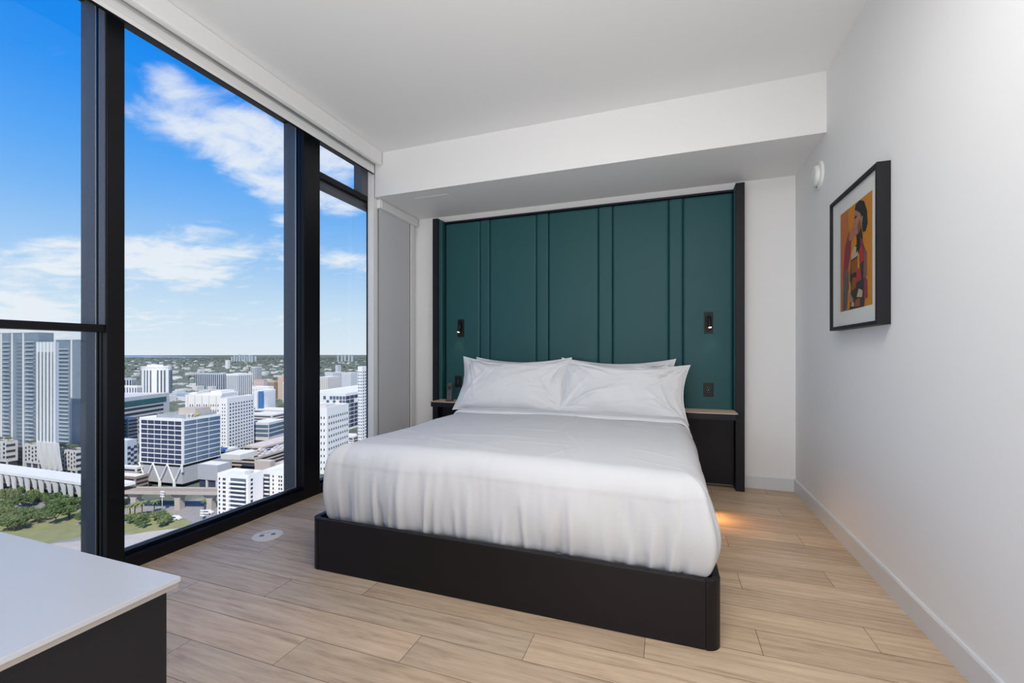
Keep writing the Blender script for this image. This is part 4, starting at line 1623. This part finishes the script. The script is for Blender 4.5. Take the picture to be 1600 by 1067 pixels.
def podium(lab, xB, yB, D, xL, xR, base, nc, nr, seed):
    r, L1, L2, H = bld('podium_block', lab, xB, yB, D, xL, xR, 94, C['offw'], base=base, roof=C['tan'], par=.6)
    sp_ = []
    for c_ in range(nc):
        for r_ in range(nr):
            sp_.append(('L', L1 * (c_ + .5) / nc, H - H * (r_ + .5 + (.3 if c_ % 2 else 0)) / (nr + .6), L1 / nc * .36, H / nr * .5))
    for c_ in range(3):
        for r_ in range(3):
            sp_.append(('R', L2 * (c_ + .5) / 4, H - H * (r_ + .6) / 3.4, 2.4, 2.4))
    windows(r, sp_, C['win'])
    MB().box(-L1 + 1, -1, 1.5, L2, G - r.location.z, 0).build('ground_storey', C['bwin'], r)
    for i in range(5):
        MB().box(-L1 * i / 4 * .97 - 1, -L1 * i / 4 * .97, .2, 1.2, G - r.location.z, 0).build('column', C['offw'], r)
    return r, L1, L2, H


pods = [podium('right white podium with slotted windows below the residential towers', 118.5, 705, 238, 88, 140, 736, 7, 4, 1),
        podium('middle white podium with slotted windows below the residential towers', 80, 698, 256, 38, 100, 727, 8, 4, 2),
        podium('left white podium block with square windows cut by the picture edge', 10, 691, 262, -60, 28, 722, 10, 4, 3)]

# --- train station canopy on V supports ------------------------------------------
st = empty('station_canopy', (0, 0, 0), label='long white station roof on slanted V-shaped concrete supports', cat='station')
zc_ = CH - 59.6 * K
A0, A1 = gp(-150, 748), gp(175, 803)
A0.z = A1.z = zc_
dirv = (A1 - A0).normalized()
nrm = Vector((-dirv.y, dirv.x, 0))
if nrm.dot(Vector((A0.x, A0.y, 0))) < 0:
    nrm = -nrm
st.location = (A0.x, A0.y, G)
st.rotation_euler.z = math.atan2(dirv.y, dirv.x)
Ls = (A1 - A0).length
hz = zc_ - G
sgn = 1 if Vector((-dirv.y, dirv.x, 0)).dot(nrm) > 0 else -1
MB().box(0, Ls, min(0, sgn * 15), max(0, sgn * 15), hz, hz + 2.2).build('roof_slab', C['white'], st)
MB().box(0, Ls, min(sgn * 4, sgn * 12), max(sgn * 4, sgn * 12), hz * .48, hz * .56).build('platform', C['conc'], st)
MB().box(0, Ls, min(sgn * 12, sgn * 14), max(sgn * 12, sgn * 14), 0, hz * .5).build('rear_wall', C['bwin'], st)
ns = int(Ls / 9)
for i in range(ns):
    x_ = i * 9 + 2
    f_ = MB()
    deep = (i % 2 == 0)
    zb_ = 0 if deep else hz * .45
    f_.prism([(x_, hz), (x_ + 5.6, hz), (x_ + 5.0 + 1.3, zb_), (x_ + 4.9, zb_)], 1, sgn * 1.0 - .5, sgn * 1.0 + .5)
    f_.build('v_support', C['offw'], st)

# --- elevated viaduct -------------------------------------------------------------
P0, P1 = gp(200, 797), gp(348, 799)
P0 += (P0 - P1).normalized() * 30
dirv = (P1 - P0).normalized()
vd = empty('viaduct', (P0.x, P0.y, G), math.atan2(dirv.y, dirv.x), label='concrete elevated rail viaduct running in front of the glass office', cat='viaduct')
Lv = (P1 - P0).length + 40
zt = (CH - (766 - HY) * 196 * K / FPX) - G
MB().box(0, Lv, -1, 9, zt - 2.6, zt - .9).build('deck', C['conc'], vd)
MB().box(0, Lv, -1.2, -.8, zt - 2.6, zt).build('side_parapet', C['conc'], vd)
MB().box(0, Lv, 8.6, 9.1, zt - 2.6, zt).build('side_parapet', C['conc'], vd)
for yy in (1.6, 3.0, 5.4, 6.8):
    MB().box(0, Lv, yy - .12, yy + .12, zt - .9, zt - .6).build('rail', C['brick'], vd)


def along(px):
    d = ray(px)
    e_ = dirv
    return -(P0.x * d.y - P0.y * d.x) / (e_.x * d.y - e_.y * d.x)


for px in (205, 274, 324):
    u_ = along(px)
    q = MB()
    q.prism([(u_ - 2, 0), (u_ + 2, 0), (u_ + 2, zt - 7), (u_ + 5.5, zt - 2.6), (u_ - 5.5, zt - 2.6), (u_ - 2, zt - 7)], 1, 1.5, 6.5)
    q.build('pier', C['conc'], vd)

# --- trees ---------------------------------------------------------------------------
tr = random.Random(12)


def tree_proto(seed, mleaf, w=1.0, h=1.0):
    r_ = random.Random(seed)
    root = bpy.data.objects.new('broadleaf_tree', None)
    tk = MB()
    tk.tube([(0, 0, 0), (.1, .05, 1.6), (.0, .1, 3.2)], [.35, .28, .2], 8)
    for i in range(5):
        a = i * 1.26 + r_.random()
        tk.tube([(0, .08, 2.6), (1.1 * math.cos(a), 1.1 * math.sin(a), 4.0), (2.3 * math.cos(a), 2.3 * math.sin(a), 5.2)], [.18, .12, .05], 6)
    cl = []
    for i in range(16):
        a = r_.uniform(0, 2 * PI)
        d = r_.uniform(.2, 3.6)
        cl.append((d * math.cos(a) * w, d * math.sin(a) * w, (4.6 + r_.uniform(0, 2.2) + (3.6 - d) * .35) * h, r_.uniform(1.1, 1.9)))
    V, F = [], []
    for (x, y, z, rr) in cl:
        for k in range(120):
            u_, v_ = r_.uniform(-1, 1), r_.uniform(0, 2 * PI)
            q = math.sqrt(1 - u_ * u_)
            n_ = Vector((q * math.cos(v_), q * math.sin(v_), u_))
            p = Vector((x, y, z)) + Vector((n_.x * rr, n_.y * rr, n_.z * rr * .75)) * r_.uniform(.75, 1.05)
            tx = Vector((r_.uniform(-1, 1), r_.uniform(-1, 1), r_.uniform(-1, 1))).normalized()
            ty = (n_ + Vector((r_.uniform(-.6, .6), r_.uniform(-.6, .6), r_.uniform(-.6, .6)))).normalized().cross(tx).normalized()
            s_ = r_.uniform(.22, .42)
            i0 = len(V)
            V.extend([p + tx * s_, p + ty * s_ * .7, p - tx * s_, p - ty * s_ * .7])
            F.append((i0, i0 + 1, i0 + 2, i0 + 3))
    trunk = tk.build('trunk', C['trunk'])
    crown = pydata('crown', V, F, mleaf, None, False)
    me_t, me_c = trunk.data, crown.data
    bpy.data.objects.remove(trunk)
    bpy.data.objects.remove(crown)
    bpy.data.objects.remove(root)
    return me_t, me_c


protos = [tree_proto(1, C['leaf']), tree_proto(2, C['leaf2']), tree_proto(3, C['leaf'], 1.2, .85)]


def put_tree(px, py, kind, sc, lab, group):
    p = gp(px, py)
    r_ = empty('broadleaf_tree', (p.x, p.y, G + .1), tr.uniform(0, 6), label=lab, cat='tree', group=group)
    r_.scale = (sc, sc, sc * tr.uniform(.8, 1.05))
    for nm_, me_ in zip(('trunk', 'crown'), protos[kind]):
        c_ = bpy.data.objects.new(nm_, me_)
        COL.objects.link(c_)
        c_.parent = r_
    return r_


for i in range(54):
    px, py = tr.uniform(-25, 136), tr.uniform(786, 824)
    if i > 36:
        px, py = tr.uniform(0, 128), tr.uniform(776, 790)
    if i > 46:
        px, py = tr.uniform(0, 40), tr.uniform(812, 832)
    put_tree(px, py, tr.choice((0, 0, 1, 2)), tr.uniform(.95, 1.35), *(('leafy green park tree at the lawn edge, in front of the rows nearer the station', 'park trees at the lawn edge') if py > 808 else ('leafy green park tree in the rows close below the white station roof', 'park trees close below the station')))
for i in range(17):
    px, py = tr.uniform(196, 262), tr.uniform(808, 826)
    put_tree(px, py, tr.choice((0, 0, 1, 2)), tr.uniform(.62, .85), 'low green tree in the thicket beside the road', 'thicket beside the road')
for i in range(16):
    px, py = tr.uniform(398, 470), tr.uniform(636, 648)
    put_tree(px, py, 0, tr.uniform(1.5, 2.3), 'dark tree in the belt behind the warehouse roofs', 'tree belt behind the warehouses')
for pn_, (rr_, l1, l2, hh) in zip(('right', 'middle', 'left'), pods):
    for i in range(7):
        o_ = put_tree(0, 700, tr.choice((0, 1)), tr.uniform(.4, .65), 'small tree planted on the roof terrace of the %s white podium' % pn_, 'roof terrace trees of the %s podium' % pn_)
        o_.location = rr_.location + Matrix.Rotation(rr_.rotation_euler.z, 3, 'Z') @ Vector((-l1 * tr.uniform(.05, .95), l2 * tr.uniform(.05, .5), hh + .15))

# palms
fm = MB()
V, F = [], []
for k in range(16):
    a = k * 2 * PI / 16 + (k % 2) * .1
    el0 = .9 if k % 2 else .35
    pts = []
    for i in range(9):
        t_ = i / 8
        rr = 3.3 * t_
        z_ = 3.3 * (math.sin(el0) * t_ - .85 * t_ * t_)
        pts.append(Vector((rr * math.cos(a), rr * math.sin(a), z_)))
    sd3 = Vector((-math.sin(a), math.cos(a), 0))
    i0 = len(V)
    for i, p in enumerate(pts):
        w_ = .55 * math.sin(PI * min(1, .12 + i / 8 * .88)) + .03
        V.extend([p + sd3 * w_ - Vector((0, 0, w_ * .5)), p, p - sd3 * w_ - Vector((0, 0, w_ * .5))])
    for i in range(8):
        q = i0 + i * 3
        F.append((q, q + 1, q + 4, q + 3))
        F.append((q + 1, q + 2, q + 5, q + 4))
fo_ = pydata('fronds', V, F, C['leaf2'], None, False)
frond_me = fo_.data
bpy.data.objects.remove(fo_)
tk = MB()
tk.tube([(0, 0, 0), (.1, 0, 4), (0, 0, 8)], [.35, .26, .24], 8)
to_ = tk.build('trunk', C['trunk'])
trunk_me = to_.data
bpy.data.objects.remove(to_)
for (px, py, s_, lab) in ((203, 811, 1.15, 'palm tree at the left edge of the middle window'), (211, 810, 1.25, 'second palm tree, close right of the leftmost palm'), (222, 808, 1.3, 'palm tree standing alone between the palm pair and the lamp post'), (241, 802, 1.1, 'palm tree nearest to the tall street lamp post'), (320, 797, .9, 'small palm tree at the foot of the right viaduct pier')):
    p = gp(px, py)
    r_ = empty('palm_tree', (p.x, p.y, G + .1), tr.uniform(0, 6), label=lab, cat='palm tree')
    r_.scale = (s_, s_, s_)
    for nm_, me_, z_ in (('trunk', trunk_me, 0), ('fronds', frond_me, 8)):
        c_ = bpy.data.objects.new(nm_, me_)
        COL.objects.link(c_)
        c_.parent = r_
        c_.location = (0, 0, z_)


# cars on the road
def car(px, py, rz, lab, s_=1.0, van=False):
    p = gp(px, py)
    r_ = empty('car', (p.x, p.y, G + .1), rz, label=lab, cat='car')
    r_.scale = (s_, s_, s_)
    MB().prism([(-2.4, .35), (2.4, .35), (2.4, .95), (1.4, 1.1), (.7, 1.75), (-2.1, 1.75), (-2.4, 1.1)], 1, -.95, .95).build('body', C['car'], r_)
    MB().prism([(-2.0, 1.15), (1.1, 1.15), (.62, 1.62), (-1.85, 1.62)], 1, -.97, .97).build('windows', C['win'], r_)
    for x_ in (-1.5, 1.5):
        for y_ in (-.9, .9):
            MB().tube([(x_, y_ - .12, .38), (x_, y_ + .12, .38)], .38, 14).build('wheel', C['win'], r_)


car(275, 812, .15, 'white van driving on the road right of the thicket', 1.5)
car(325, 803, .3, 'silver white car by the right viaduct pier', 1.5)


def pole(px, py, h, lab):
    p = gp(px, py)
    r_ = empty('street_lamp', (p.x, p.y, G), label=lab, cat='street lamp')
    MB().tube([(0, 0, 0), (0, 0, h)], [.35, .2], 8).build('pole', C['offw'], r_)
    for i in range(3):
        for s_ in (-1, 1):
            MB().box(s_ * 1.0 - .6, s_ * 1.0 + .6, -.5, .5, h - 1 - i * 1.7, h - .2 - i * 1.7).build('lamp_head', C['white'], r_)


pole(253.5, 800, 15.5, 'tall floodlight mast with stacked lamp heads by the viaduct')
pole(316, 812, 7, 'short white street light beside the parked silver car')

# far skyline
for i, (px, yt, wpx) in enumerate(((362, 556, 2), (366, 554, 2.4), (370, 555, 2), (374, 552.2, 2.6), (378, 554.5, 2), (382, 553, 2.5), (386, 555, 2), (390, 553.5, 3), (394, 554.6, 2.4), (399, 555, 2.6), (528, 553.8, 2), (534, 552.6, 2.2), (539, 554, 2.4), (545, 553.2, 2.2), (550, 554.4, 2.6))):
    bld('distant_tower', 'hazy tower of the far skyline on the horizon', px, yt + 1.2, 3600, px - wpx * .5, px + wpx * .7, 98, C['pale'], group='far skyline towers')  # pale wall colour stands in for distance haze

# suburbs: individual low houses, then canopy
lr = random.Random(99)
hm = []
for nme, m_ in (('a', C['white']), ('b', C['offw']), ('c', C['tan']), ('d', C['pale']), ('e', C['roof'])):
    mbb = MB()
    mbb.box(-.5, .5, -.5, .5, 0, 1)
    o_ = mbb.build('low_house', m_)
    hm.append(o_.data)
    bpy.data.objects.remove(o_)


def clear(px, py):
    if 395 < px < 460 and 600 < py < 645:
        return lr.random() < .1
    return True


cnt = 0
restb = MB()
nrest = 0
tries = 0
cand = []
while len(cand) < 2000:
    px = lr.uniform(150, 600)
    py = HY + 11 + (lr.random() ** 1.25) * 78
    if not clear(px, py):
        continue
    cand.append((py, px))
cand.sort(reverse=True)
for (py, px) in cand:
    p = gp(px, py)
    w_, d_, h_ = lr.uniform(12, 42), lr.uniform(10, 30), lr.uniform(4, 10) if lr.random() < .85 else lr.uniform(14, 26)
    rot = math.radians(8 + lr.choice((0, 90)))
    if cnt < 280:
        o_ = bpy.data.objects.new('low_house', hm[lr.randrange(5)])
        COL.objects.link(o_)
        o_.location = p
        o_.scale = (w_, d_, h_)
        o_.rotation_euler.z = rot
        tag(o_, 'small pale low-rise among the trees of the far suburbs', 'building', 'low houses of the suburbs')
        cnt += 1
    else:
        ax = Vector((math.cos(rot), math.sin(rot), 0))
        ay = Vector((-ax.y, ax.x, 0))
        restb.obox(p + Vector((0, 0, h_ / 2)), ax, ay, Vector((0, 0, 1)), w_ / 2, d_ / 2, h_ / 2)
for i in range(900):
    p = gp(lr.uniform(-900, 150), HY + 11 + (lr.random() ** 1.25) * 78)
    rot = math.radians(8)
    restb.obox(p + Vector((0, 0, 4)), Vector((math.cos(rot), math.sin(rot), 0)), Vector((-math.sin(rot), math.cos(rot), 0)), Vector((0, 0, 1)), lr.uniform(6, 20), lr.uniform(5, 15), lr.uniform(2.5, 6))
o_ = restb.build('distant_houses', C['offw'])
tag(o_, 'countless tiny pale rooftops of the farthest suburbs', 'buildings', kind='stuff')

V, F = [], []
ico = bmesh.new()
bmesh.ops.create_icosphere(ico, subdivisions=1, radius=1)
iv = [v.co.copy() for v in ico.verts]
ifc = [tuple(v.index for v in f.verts) for f in ico.faces]
ico.free()
for i in range(13000):
    px = lr.uniform(120, 640) if i < 8000 else lr.uniform(-900, 120)
    py = HY + 6 + (lr.random() ** 1.5) * 88
    p = gp(px, py)
    far = (p - Vector((0, 0, G))).length
    s_ = lr.uniform(5, 10) * (1 + far / 2500)
    i0 = len(V)
    j = lr.uniform(.7, 1.2)
    for q in iv:
        V.append((p.x + q.x * s_ * lr.uniform(.8, 1.2), p.y + q.y * s_ * lr.uniform(.8, 1.2), G + min(9, s_ * .5) + q.z * min(9, s_ * .8) * j))
    for f in ifc:
        F.append(tuple(i0 + k for k in f))
o_ = pydata('tree_canopy', V, F, C['farleaf'], None, False)
tag(o_, 'dark green tree canopy spreading over the suburbs to the horizon', 'trees', kind='stuff')
